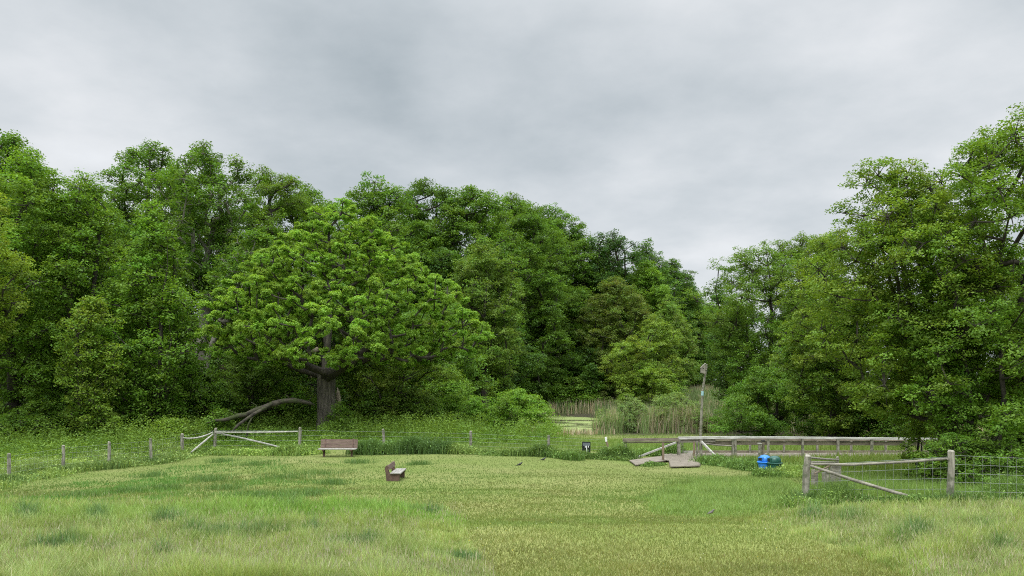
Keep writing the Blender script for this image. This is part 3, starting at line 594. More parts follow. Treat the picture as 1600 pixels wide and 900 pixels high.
DK = (.112, .218, .029); MD = (.142, .268, .033); BR = (.172, .305, .036); YL = (.222, .325, .042); OL = (.132, .222, .034); PALE = (.195, .29, .06); BLU = (.066, .145, .032); BRN = (.165, .20, .044)
WOOD = 'trees of the wood'
def build_wood():
    T = tree_px
    # -- rear row on the left, against the sky
    T('tallest dark tree at the top left corner of the wood', 15, 66, 205, 190, 560, DK, 101, leaf=.30, prof='round', col2=MD, sprig=.3)
    T('dark green tree whose loose open crown sticks up behind the rounded maple', 235, 72, 224, 165, 540, MD, 102, leaf=.27, prof='vase', dens=.75, sprig=.5, col2=DK, jag=.4, bark=M_BARK)
    T('tall tree with a ragged top and a pale grey straight trunk', 305, 62, 230, 165, 480, DK, 103, leaf=.27, prof='vase', dens=.8, sprig=.5, bark=M_BARKG, col2=MD, jag=.4, cx=318)
    T('olive tree with thin bare twigs at its crown top, left behind the oak', 425, 72, 262, 185, 520, OL, 104, leaf=.25, prof='round', dens=.75, sprig=.5, col2=MD, jag=.35)
    T('tree with a grey trunk leaning right beside the straight grey trunk', 312, 58, 360, 130, 500, DK, 105, leaf=.27, lean=(3.2, 0), bark=M_BARKG, col2=MD, trunk_r=.2, shift=(1.2, 0))
    T('dark tree filling the gap behind the two leftmost maples', 130, 62, 285, 170, 600, DK, 106, leaf=.3, col2=MD)
    # -- front row on the left
    T('mid green maple with a black trunk at the left edge of the wood', 18, 49, 236, 235, 655, MD, 111, prof='tall', leaf=.24, dens=.78, open_=.25, trunk_r=.3, col2=BR, trunk_top=.8, cx=45, low=2)
    T('mid green maple with two dark stems standing behind the yellowish sapling', 105, 50, 262, 160, 655, MD, 112, prof='tall', leaf=.24, dens=.75, open_=.25, trunk_r=.26, col2=BR, trunk_top=.85, fork=2, low=2, cx=130)
    T('bright rounded maple with a forked dark trunk', 238, 49, 312, 165, 655, (.14, .27, .03), 113, prof='cone', leaf=.24, col2=BR, fork=2, trunk_top=.8, low=1.5, dens=.85, open_=.2, trunk_r=.24)
    T('slender yellowish sapling tree in front of the dark trunks', 140, 45, 455, 105, 672, YL, 114, prof='tall', leaf=.2, dens=.7, col2=MD, fork=2, trunk_r=.09, low=.5)
    T('yellow green tree reaching in at the far left edge', -75, 40, 250, 225, 560, (.245, .355, .05), 115, prof='round', leaf=.2, col2=YL, dens=.9)
    T('olive thicket tree with dead stems left of the oak trunk', 400, 56, 520, 165, 668, OL, 116, prof='round', leaf=.2, col2=MD, dens=.75, fork=3, trunk_r=.12, low=.4)
    T('low dark tree in the shade left of the fallen limb', 300, 54, 560, 110, 680, DK, 117, prof='bush', leaf=.22, col2=MD, fork=2, trunk_r=.1, low=.3)
    T('light green spindly tree with curved dark stems right of the oak', 615, 57, 520, 190, 672, OL, 118, prof='round', leaf=.19, dens=.72, col2=YL, fork=3, trunk_r=.14, low=.4, bark=M_BARK)
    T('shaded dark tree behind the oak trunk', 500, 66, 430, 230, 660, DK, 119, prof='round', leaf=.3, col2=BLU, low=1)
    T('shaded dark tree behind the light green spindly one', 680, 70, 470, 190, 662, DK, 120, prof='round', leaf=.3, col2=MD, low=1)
    for i, (px, Y, top, w, lab) in enumerate(((215, 84, 330, 170, 'deep wood tree behind the loose topped one'), (330, 88, 325, 170, 'deep wood tree between the grey trunks and the olive tree'), (480, 92, 287, 200, 'deep wood tree behind the left half of the oak crown'),
                                        (60, 80, 300, 190, 'deep wood tree behind the black trunked maple'), (400, 66, 400, 170, 'deep wood tree in the gap left of the oak crown'), (560, 76, 400, 200, 'deep wood tree behind the middle of the oak'),
                                        (700, 88, 380, 160, 'deep wood tree between the thin crowned ridge tree and the oak'), (640, 108, 330, 170, 'deep ridge tree behind the right half of the oak'), (850, 118, 420, 150, 'deep wood tree under the middle of the skyline'),
                                        (980, 140, 440, 130, 'deep wood tree behind the olive trees of the slope'), (10, 58, 420, 180, 'deep wood tree low behind the left edge trunks'), (180, 57, 430, 170, 'deep wood tree behind the maple trunks'), (1155, 90, 470, 120, 'deep wood tree behind the feathery olive tree'), (1290, 85, 430, 170, 'deep wood tree behind the thin crowned olive tree'), (828, 112, 322, 150, 'deep ridge tree between the two dark rounded skyline trees'), (1050, 148, 402, 110, 'deep ridge tree where the skyline falls to the gap'), (945, 128, 380, 110, 'deep ridge tree behind the open spreading one'))):
        T(lab, px, Y, top, w, 640, DK if i % 2 else (.10, .19, .026), 400 + i, leaf=.34, col2=MD if i % 3 else BLU, prof='round', low=.5, dens=.9)
    # -- ridge
    T('broad dark ridge tree just right above the oak', 585, 86, 274, 215, 500, DK, 131, leaf=.36, sprig=.35, col2=MD, prof='dome')
    T('ridge tree with sky showing through its thin crown', 668, 96, 286, 145, 470, (.10, .195, .03), 132, leaf=.32, dens=.62, sprig=.4, prof='vase', jag=.4)
    T('ridge tree with a tufted square top beside the thin crowned one', 735, 93, 289, 150, 500, DK, 133, leaf=.36, sprig=.35, col2=MD, prof='round')
    T('dark rounded ridge tree at the middle of the skyline', 795, 121, 306, 175, 520, DK, 134, leaf=.38, sprig=.3, col2=MD, prof='round')
    T('dark ridge tree where the skyline starts to drop', 855, 127, 322, 165, 540, DK, 135, leaf=.38, sprig=.25, col2=MD, prof='round')
    T('narrow dark ridge tree before the dip in the skyline', 900, 129, 347, 125, 540, DK, 136, leaf=.38, sprig=.25, col2=MD, prof='round')
    T('open spreading ridge tree beyond the dip with fanned limbs', 952, 126, 363, 95, 500, BLU, 137, leaf=.36, dens=.6, sprig=.4, prof='vase', jag=.4)
    T('last dark rounded tree on the ridge before the skyline falls', 1010, 132, 374, 120, 540, DK, 138, leaf=.42, sprig=.3, col2=BLU, prof='dome')
    T('far tree low on the skyline in the gap', 1075, 165, 430, 105, 600, (.09, .18, .036), 139, leaf=.5, sprig=.2, col2=MD, prof='dome', low=.5)
    T('far dark tree peeping over beside the right hand olive trees', 1125, 168, 443, 100, 600, (.09, .18, .036), 140, leaf=.5, sprig=.2, col2=DK, prof='dome', low=.5)
    # -- slope in front of the ridge
    T('lighter green tree touching the oak crown on its right', 757, 82, 372, 130, 610, (.14, .25, .036), 151, leaf=.28, col2=PALE, prof='round', sprig=.3)
    T('light green fan shaped tree at the centre of the slope', 830, 123, 406, 140, 600, (.145, .255, .036), 152, leaf=.28, col2=PALE, prof='vase', sprig=.35)
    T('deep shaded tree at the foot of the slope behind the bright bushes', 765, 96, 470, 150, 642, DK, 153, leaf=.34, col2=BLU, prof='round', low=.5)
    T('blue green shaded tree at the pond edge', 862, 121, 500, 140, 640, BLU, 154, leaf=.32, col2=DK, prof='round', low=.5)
    T('brownish olive tree in the middle of the slope', 905, 125, 445, 110, 600, BRN, 155, leaf=.32, col2=OL, prof='round', sprig=.3)
    T('olive tree with a dull crown right of the brownish one', 962, 115, 432, 120, 600, OL, 156, leaf=.32, col2=BRN, prof='round', sprig=.3)
    T('fresh green round tree high on the slope under the last ridge tree', 1010, 127, 400, 125, 580, BR, 157, leaf=.36, col2=MD, prof='dome')
    T('pale leaved tree with tufted branches above the reeds', 1043, 112, 466, 100, 612, PALE, 158, leaf=.30, col2=MD, prof='dome', dens=.9, tuft=True)
    T('willow with a dark leaning limb above the pond shrubs', 990, 101, 500, 130, 618, YL, 159, leaf=.26, col2=OL, prof='round', dens=.8, lean=(2.5, 0), trunk_r=.3, low=.8)
    T('small yellow green tree with a bare dead bough', 928, 119, 500, 80, 620, YL, 160, leaf=.27, col2=OL, prof='tall', dens=.8)
    T('bright low bushy tree beside the reeds', 1015, 97, 566, 105, 628, (.17, .29, .036), 161, leaf=.25, col2=YL, prof='bush', low=.3, trunk_r=.12)
    T('dark green tree closing the gap behind the nest box', 1088, 150, 455, 95, 608, DK, 162, leaf=.45, col2=MD, prof='round', low=.5)
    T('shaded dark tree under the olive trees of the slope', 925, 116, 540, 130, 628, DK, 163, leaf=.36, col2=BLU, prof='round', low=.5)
    # -- right hand group
    T('olive tree with a feathery top behind the nest box pole', 1192, 66, 388, 200, 660, OL, 171, leaf=.22, flat=1.0, dens=.72, prof='vase', sprig=.5, col2=MD, jag=.4, trunk_r=.3, low=1.5)
    T('thin crowned olive tree between the feathery one and the yellowish maple', 1245, 72, 368, 135, 640, (.13, .22, .034), 172, leaf=.22, flat=1.0, dens=.6, prof='vase', sprig=.5, col2=OL, jag=.4, low=1.5)
    T('dense dark green shrubby tree behind the boardwalk rail', 1205, 60, 575, 215, 680, DK, 173, leaf=.20, prof='bush', col2=MD, dens=1.2, low=.3, trunk_r=.15, fork=3)
    T('yellow olive tree left of the big maple', 1300, 50, 352, 180, 680, (.132, .23, .034), 174, leaf=.19, prof='round', dens=.85, sprig=.4, col2=YL, low=1)
    T('dark tree in shade behind the big maple', 1370, 52, 440, 240, 690, DK, 175, leaf=.24, prof='round', col2=MD, low=.5)
    T('dark tree in shade behind the wire fence at the right edge', 1590, 44, 380, 330, 700, DK, 176, leaf=.24, prof='round', col2=MD, low=.5)
    T('big yellow green maple with a leaning dark trunk behind the wire fence', 1503, 28, 246, 290, 672, (.142, .252, .032), 177, leaf=.135, prof='tall', dens=1.0, sprig=.45, col2=YL, rb=.7, flat=1.0, trunk_r=.17, lean=(-2.2, 0), low=1.0, jag=.3, shift=(-.6, 0), fork=2)
    T('tall wide maple rising highest at the right edge', 1612, 27, 160, 430, 640, (.138, .25, .030), 178, leaf=.135, prof='round', dens=.8, sprig=.45, col2=(.165, .27, .036), rb=.68, flat=1.0, trunk_r=.26, low=2, jag=.3)
    T('drooping fresh green maple low behind the square wire mesh', 1540, 25, 450, 240, 715, BR, 179, leaf=.13, prof='round', dens=.7, sprig=.4, col2=MD, rb=.7, trunk_r=.10, low=.8, fork=2)
def build_oak():
    root, nodes = tree_px('large bright oak with a wide tufted dome crown and thick grey trunk', 510, 51, 314, 415, 575, (.19, .34, .04), 201, name='oak_tree', prof='oak', leaf=.155, dens=.95, rb=.40, tuft=True,
                   trunk_r=.60, bark=M_OAK, limb_bark=M_BARK, col2=(.26, .42, .055), trunk_top=.72, up=.55, jag=.30, low=3.2, flat=.62, cx=534, open_=1.7, depth=.85, sprig=.3, twigs=3, shell=.18, sway=.004, cover=1.5)  # limbs in darker bark: wet wood plus shade put into the colour
    b = np.array(root.location)
    mb = MB(); q = [P(497, 545, 50) - b, P(478, 556, 49.5) - b, P(462, 561, 49.2) - b, P(446, 569, 49) - b]
    mb.tube(q, [.15, .11, .09, .03], 8)
    o = mb.build('broken_limb', M_SNAG, root, smooth=True); o['label'] = 'snapped pale limb hanging at the left of the trunk'
build_wood(); build_oak()

def build_bushes():
    bush = lambda label, px, Y, top, w, bot, col, seed, **k: tree_px(label, px, Y, top, w, bot, col, seed, name='bush', cat='bush', crown_name='foliage', low=.1, trunk_r=k.pop('trunk_r', .05), fork=4, trunk_top=.5, prof='bush', **k)
    bush('bright green round bush at the edge of the pond', 808, 57, 608, 132, 686, (.18, .34, .04), 301, leaf=.17, dens=1.2, rb=.55, col2=BR)
    bush('bright green bush left of the round bush at the pond', 722, 58, 610, 130, 682, (.165, .32, .04), 302, leaf=.17, dens=1.1, rb=.55, col2=BR)
    bush('bushy green shrub under the spindly tree right of the oak', 650, 56, 610, 110, 680, (.15, .27, .036), 303, leaf=.17, dens=.9, rb=.5, col2=OL)
    bush('leafy shrub at the foot of the oak trunk', 532, 49.5, 628, 48, 672, (.17, .32, .04), 304, leaf=.15, rb=.32, col2=BR)
    bush('bright shrub at the foot of the forked maple', 268, 45, 652, 80, 690, (.20, .33, .045), 305, leaf=.16, rb=.4, col2=YL)
    bush('leafy shrub under the yellowish sapling', 160, 45, 640, 90, 690, (.15, .27, .036), 306, leaf=.16, rb=.4, col2=YL)
    bush('dark shrub at the left edge under the maples', 30, 44, 640, 120, 700, MD, 307, leaf=.18, rb=.45, col2=BR)
    bush('grey green willow shrub nearest the nest box pole', 1052, 72, 612, 118, 676, (.22, .335, .10), 308, leaf=.12, dens=.8, rb=.42, col2=(.27, .38, .12), flat=1.5)
    bush('grey green willow shrub at the right of the open water', 984, 72, 622, 100, 676, (.24, .345, .125), 309, leaf=.12, dens=.62, rb=.42, col2=(.21, .32, .09), flat=1.5)
    bush('pale willow shrub behind the reeds', 955, 114, 600, 100, 640, (.22, .29, .085), 310, leaf=.18, dens=.9, rb=.55, col2=OL)
    bush('dark leafy shrub under the leaning maple trunk', 1492, 24.5, 676, 150, 765, DK, 311, leaf=.105, rb=.32, col2=BR, dens=1.0)
    bush('dark leafy shrub behind the square wire mesh', 1560, 23.5, 690, 170, 765, MD, 312, leaf=.105, rb=.32, col2=DK, dens=1.0)
    bush('small dark shrub at the left end of the fallen limb', 345, 47, 640, 60, 685, MD, 313, leaf=.16, rb=.35, col2=BR)
    bush('dark bush behind the boardwalk under the yellow olive tree', 1365, 50, 615, 120, 692, DK, 315, leaf=.17, rb=.45, col2=MD)
    bush('dark bush behind the far end of the boardwalk', 1450, 46, 610, 150, 700, DK, 316, leaf=.17, rb=.45, col2=MD)
    bush('leafy low maple growth hanging over the end of the boardwalk rail', 1440, 30, 640, 100, 730, (.15, .25, .03), 317, leaf=.12, rb=.36, col2=YL, dens=.4)
    for i, (px, Y, top, w, lab) in enumerate(((775, 93, 585, 95, 'shaded dark bush at the foot of the wood behind the bright round bush'), (848, 112, 570, 85, 'tall shaded bush at the far left corner of the pond'), (882, 112.5, 578, 85, 'shaded bush right behind the open pond water'), (916, 113, 588, 80, 'mid green bush behind the pond reeds'))):
        bush(lab, px, Y, top, w, 646, MD, 330 + i, leaf=.34, rb=.9, col2=DK if i < 2 else BR)
    for i, (px, Y, top, w, lab) in enumerate(((75, 47, 610, 110, 'mid green bush between the trunks at the left end of the wood'), (225, 48, 612, 100, 'mid green bush below the forked maple'), (345, 53, 592, 90, 'rounded bush behind the fallen limb at its left end'), (455, 55, 590, 90, 'rounded bush filling the hollow above the arched fallen limb'), (585, 54, 600, 80, 'small mid green bush right beside the oak snag'), (700, 62, 575, 110, 'taller mid green bush behind the left bright bush'))):
        bush(lab, px, Y, top, w, 690, MD if i % 2 else (.125, .24, .032), 350 + i, leaf=.2, rb=.5, col2=BR)
    bush('low bush at the right foot of the dark shrubby tree', 1300, 55, 625, 100, 688, DK, 314, leaf=.18, rb=.45, col2=MD)
build_bushes()

def build_undergrowth():
    """knee to chest high weeds between the fence and the wood: upright stems with leaves, one mass"""
    rng = np.random.default_rng(77); A = Acc()
    n = 5200; px = rng.uniform(-160, 880, n); Y = rng.uniform(33, 58, n); x = (px - 800) / F * Y
    fy = np.interp(px, [-160, 14, 99, 170, 236, 285, 335, 467, 600, 735, 880], [30, 33, 36, 37.5, 38.3, 40.5, 41.8, 41.8, 41.8, 42.2, 42.5])
    ed = np.interp(x, YEX, YEY); k = (Y > fy + rng.uniform(0, 1.2, n)) & (Y < ed + 3) & ~((px > 760) & (Y > 50)); x, Y, px, fy = x[k], Y[k], px[k], fy[k]; n = len(x)
    nn = fbm(x, Y, .35, 131)
    hh = np.clip((.72 + .5 * nn) * rng.uniform(.5, 1.45, n) * (.5 + .95 * ss(0, 4.5, Y - fy)), .12, 1.9)
    per = 34; i = np.repeat(np.arange(n), per); t = rng.uniform(.08, 1, len(i)) ** .5
    sp = .24
    cx = x[i] + rng.normal(0, sp, len(i)); cy = Y[i] + rng.normal(0, sp, len(i)); cz = ground(cx, cy) + t * hh[i]
    nr = np.array([0, 0, 1.]) + rng.normal(0, .55, (len(i), 3)); nr /= np.linalg.norm(nr, axis=1)[:, None]
    base = lerp(np.repeat(np.array([[.125, .235, .036]]), n, 0), np.repeat(np.array([[.19, .305, .048]]), n, 0), np.clip(.5 + nn + rng.normal(0, .25, n), 0, 1))
    c = base[i] * rng.uniform(.75, 1.25, (len(i), 1))
    V, Fc, C = leaves(np.stack([cx, cy, cz], 1), nr, rng.uniform(.07, .17, len(i)), c, rng, .5)
    A.add(V, np.concatenate([Fc[:, [0, 1, 2]], Fc[:, [0, 2, 3]]], 0), C)
    i = np.repeat(np.arange(n), 12); bx = x[i] + rng.normal(0, .3, len(i)); by = Y[i] + rng.normal(0, .3, len(i))
    A.add(*blades(np.stack([bx, by, ground(bx, by)], 1), hh[i] * rng.uniform(.4, .95, len(i)), rng.uniform(.02, .045, len(i)), rng.uniform(.05, .5, len(i)), base[i] * rng.uniform(.8, 1.15, (len(i), 1)), rng, 2))
    tag(A.build('undergrowth', M_LEAF), 'yellow green nettles and weeds growing between the fence and the wood', 'undergrowth', kind='stuff')
build_undergrowth()
def build_understory():
    rng = np.random.default_rng(78); n = 9000; x = rng.uniform(-75, 30, n); Y = rng.uniform(42, 150, n); ed = np.interp(x, YEX, YEY); k = (Y > ed + 1.5) & (Y < ed + 42)
    x, Y = x[k], Y[k]; n = len(x); nn = fbm(x, Y, .15, 141); hh = np.clip(1.6 + 1.6 * nn, .4, 3.5) * rng.uniform(.6, 1.2, n); per = 26; i = np.repeat(np.arange(n), per); m_ = len(i)
    sp = .55; cx = x[i] + rng.normal(0, sp, m_); cy = Y[i] + rng.normal(0, sp, m_); cz = ground(cx, cy) + rng.uniform(.1, 1, m_) ** .7 * hh[i]
    nr = np.array([0, 0, 1.]) + rng.normal(0, .6, (m_, 3)); nr /= np.linalg.norm(nr, axis=1)[:, None]
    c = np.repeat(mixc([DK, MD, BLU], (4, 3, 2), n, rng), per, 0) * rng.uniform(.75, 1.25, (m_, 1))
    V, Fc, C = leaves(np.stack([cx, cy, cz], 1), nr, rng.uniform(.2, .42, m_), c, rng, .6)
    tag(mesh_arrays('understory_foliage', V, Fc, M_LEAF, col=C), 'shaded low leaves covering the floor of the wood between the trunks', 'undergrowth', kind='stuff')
build_understory()

# ------------------------------------------------------------------ fallen limb and snag
def build_deadwood():
    Y = 46.5; b = GX(400, Y); r = thing('fallen_limb', b, 'arched grey fallen limb lying between the weeds and the oak trunk', 'fallen limb')
    q = [P(*a) - b for a in ((492, 633, 47.4), (484, 630, 47.2), (472, 627.5, 47), (458, 625.5, 47), (444, 626.5, 47), (430, 630, 46.8), (416, 635, 46.6), (400, 641, 46.5), (385, 647.5, 46.4), (370, 650, 46.3), (352, 656, 46.2), (338, 657, 46.2), (322, 661, 46.2))]
    MB().tube(q, [.03, .12, .13, .17, .155, .18, .155, .17, .14, .15, .11, .09, .05], 9).build('bough', M_LOG, r, smooth=True)
    q = [P(*a) - b for a in ((425, 631, 46.5), (395, 648, 45.8), (372, 664, 45.2), (362, 675, 45))]
    MB().tube(q, [.11, .10, .08, .05], 8).build('side_branch', M_LOG, r, smooth=True)
    q = [P(*a) - b for a in ((400, 640, 46.5), (388, 664, 46.4), (384, 690, 46.4))]
    MB().tube(q, [.07, .06, .05], 6).build('prop_branch', M_LOG, r, smooth=True)
    for (p0, p1, r0) in (((452, 625, 47), (447, 617, 46.8), .04), ((405, 639, 46.5), (392, 628, 46.3), .035), ((372, 650, 46.3), (356, 640, 46.0), .035), ((480, 629, 47.1), (486, 621, 47), .03)):
        a = P(*p0) - b; c = P(*p1) - b; MB().tube([a, (a + c) / 2 + [.05, 0, .03], c], [r0, r0 * .8, r0 * .4], 6).build('broken_twig', M_LOG, r, smooth=True)
    b = GX(529, 52.5); r = thing('snag', b, 'short pale broken tree stub beside the oak trunk', 'dead tree')
    MB().tube([(0, 0, -.2), (.02, 0, 1.2), (0, 0, 2.5), (-.03, 0, 3.1), (-.08, 0, 3.5)], [.26, .22, .19, .13, .03], 9).build('stub', M_SNAG, r, smooth=True)
build_deadwood()

# ------------------------------------------------------------------ fences
def rpost(root, base, top, r, mat=M_POST, name='post', rng=RNG):
    b = np.array(root.location); lo = np.array(base) - b; hi = np.array(top) - b; lo = lo - (hi - lo) / np.linalg.norm(hi - lo) * .25
    hi = hi + np.r_[rng.normal(0, r * .45, 1), 0, 0]; pts = [lo + (hi - lo) * t + np.r_[rng.normal(0, r * .10, 2), 0] for t in (0, .25, .5, .75, .985, 1)]
    return MB().tube(pts, [r * 1.08, r * rng.uniform(.97, 1.08), r, r * rng.uniform(.95, 1.05), r * .97, r * .8], 10).build(name, mat, root, smooth=False)
def build_fence():
    pts = [(14, 709, 752), (99, 696, 737), (170, 690, 730), (236, 685, 724), (285, 678, 713), (335, 669, 707), (467, 668, 708), (600, 671, 706), (735, 674, 706), (857, 680, 709)]
    B = [GP(a, c) for a, _, c in pts]; root = thing('wire_fence', B[5], 'grey wooden post and wire fence round the left and back of the field', 'fence'); o = np.array(root.location)
    Tp = [P(a, t, b[1]) for (a, t, _), b in zip(pts, B)]
    for i, (b, t) in enumerate(zip(B, Tp)):
        rpost(root, b, t, .085 if 3 < i < 7 else .07)
    e = B[0] + (B[0] - B[1]) * 1.0; e[2] = g1(e[0], e[1]); rpost(root, e, e + np.array([0, 0, 1.1]), .07)
    e2 = GP(949, 710); rp = rpost(root, e2 + [.13, 0, 0], P(947, 688, e2[1]), .055, M_BROWN); rp['label'] = 'brown leaning post with a white painted top'
    MB().tube([P(947.4, 690, e2[1]) - o, P(946.6, 683, e2[1]) - o], .058, 10).build('painted_cap', M_WHITE, rp)
    def rail(p, q, sag, w, h, mat, name, n=7):
        mb = MB(); pp = [np.array(p) + (np.array(q) - p) * s + np.array([0, 0, -sag * 4 * s * (1 - s)]) - o for s in np.linspace(0, 1, n)]
        mb.tube(pp, [w * (1 - .25 * abs(2 * s - 1)) for s in np.linspace(0, 1, n)], 7); return mb.build(name, mat, root)
    f = np.array([0, -.10, 0])
    rail(P(287, 684, B[4][1]) + f, P(334, 675, B[5][1]) + f, .14, .045, .05, M_PALE, 'top_rail')
    rail(P(334, 678, B[5][1]) + f, GP(292, 714) + [0, 0, .05], .0, .055, .05, M_PALE, 'brace')
    rail(P(337, 675, B[5][1]) + f, P(466, 674, B[6][1]) + f, .03, .045, .05, M_PALE, 'top_rail')
    rail(P(339, 676, B[5][1]) + f * 1.2, GP(462, 707) + [0, 0, .05], -.05, .05, .05, M_PALE, 'brace')
    w = MB(); allB = [e] + B + [e2]; allT = [e + np.array([0, 0, 1.1])] + Tp + [P(947, 685, e2[1])]
    for k in (.3, .5, .7, .9):
        for i in range(len(allB) - 1):
            p = allB[i] + (allT[i] - allB[i]) * k - o; q = allB[i + 1] + (allT[i + 1] - allB[i + 1]) * k - o
            w.tube([p + [0, -.08, 0], (p + q) / 2 + [0, -.08, -.01], q + [0, -.08, 0]], .0030, 4, False)
    for i in range(5):
        for s in np.linspace(.05, .95, 12):
            p = allB[i] + (allB[i + 1] - allB[i]) * s - o; q = allT[i] + (allT[i + 1] - allT[i]) * s - o
            w.tube([p + (q - p) * .28 + [0, -.08, 0], p + (q - p) * .9 + [0, -.08, 0]], .002, 4, False)
    w.build('wire', M_WIRE, root)
build_fence()

def build_right_fence():
    b1 = GP(1256, 786); b2 = GP(1486, 790); t1 = P(1263, 712, b1[1]); t2 = P(1486, 704, b2[1])
    root = thing('corner_fence', b1, 'weathered grey corner fence of thick posts, sagging rails and square wire mesh', 'fence'); o = np.array(root.location)
    rpost(root, b1, t1, .085); rpost(root, b2, t2, .08)
    d = (b2 - b1); d = d / np.linalg.norm(d) * 3.35; ends = [b2]
    for i in range(2):
        e = ends[-1] + d; e[2] = g1(e[0], e[1]); ends.append(e.copy()); rpost(root, e, e + [0, 0, 1.28], .08)
    b3 = GX(1302, 24.5); t3 = P(1309, 712, 24.5)
    p3 = MB(); 
    p3.beam(b3 + [.04, 0, -.2] - o, P(1306, 727, 24.5) - o, .30, .14, (0, 1, 0)); p3.build('broad_post', M_RAIL, root)
    rpost(root, GX(1308, 24.65), P(1308, 714, 24.65), .05)
    pk = [(1275, 735, 760, 21.5), (1270.5, 733, 762, 21.2), (1287, 738, 760, 23.2), (1293, 729, 760, 23.9)]
    for (a, t, c, Y) in pk:
        bb = GX(a, Y); mb = MB().beam(bb + [0, 0, -.15] - o, P(a, t, Y) - o, .08 + .03 * (a % 2), .03, (0, 1, 0)); mb.build('picket', M_POST if a > 1280 else M_RAIL, root)
    def rail(pts, rad, mat, name): return MB().tube([np.array(q) - o for q in pts], rad, 8).build(name, mat, root)
    Yf = b1[1] - .1
    rail([P(1267, 725, Yf), P(1330, 726, Yf - .1), P(1390, 723.2, Yf - .2), P(1445, 719.6, Yf - .3), P(1481, 716.8, b2[1] - .06)], [.03, .034, .034, .033, .029], M_RAIL, 'top_rail')
    rail([P(1266, 728, Yf - .05), P(1330, 749, Yf - .25), P(1400, 770, Yf - .4), GP(1452, 788) + [0, 0, .05]], [.034, .040, .042, .038], M_RAIL, 'brace')
    rail([P(1266, 715, b1[1] + .1), P(1290, 717.5, 22), P(1310, 718.5, 24.5)], [.03, .03, .03], M_RAIL, 'top_rail')
    rail([P(1268, 722, b1[1] + .12), P(1308, 722.5, 24.4)], [.03, .03], M_RAIL, 'top_rail')
    rail([P(1273, 740, 20.5), P(1298, 727, 24.2)], [.028, .028], M_BROWN, 'brace')
    w = MB(); tops = [t1, t2] + [e + np.array([0, 0, 1.22]) for e in ends[1:]]; bots = [b1] + ends
    for i in range(len(bots) - 1):
        A0, A1 = bots[i], bots[i + 1]; hgt = 1.16 if i else 1.0; top0 = (tops[i][2] - .12) if i else b1[2] + .92; top1 = tops[i + 1][2] - .16
        n = 20; xs = np.linspace(0, 1, n)
        for k in np.linspace(0, 1, 6 if i else 5):
            line = []
            for s in xs[::4].tolist() + [1.0]:
                q = A0 + (A1 - A0) * s; tz = top0 + (top1 - top0) * s; zb = q[2] + .12
                line.append(np.array([q[0], q[1] + .09, zb + (tz - zb) * k]) - o)
            w.tube(line, .0029, 4, False)
        for s in xs:
            q = A0 + (A1 - A0) * s; tz = top0 + (top1 - top0) * s
            w.tube([np.array([q[0], q[1] + .093, q[2] + .12]) - o, np.array([q[0] + RNG.normal(0, .004), q[1] + .093, tz]) - o], .0026, 4, False)
    w.build('wire_mesh', M_WIRE, root)
build_right_fence()

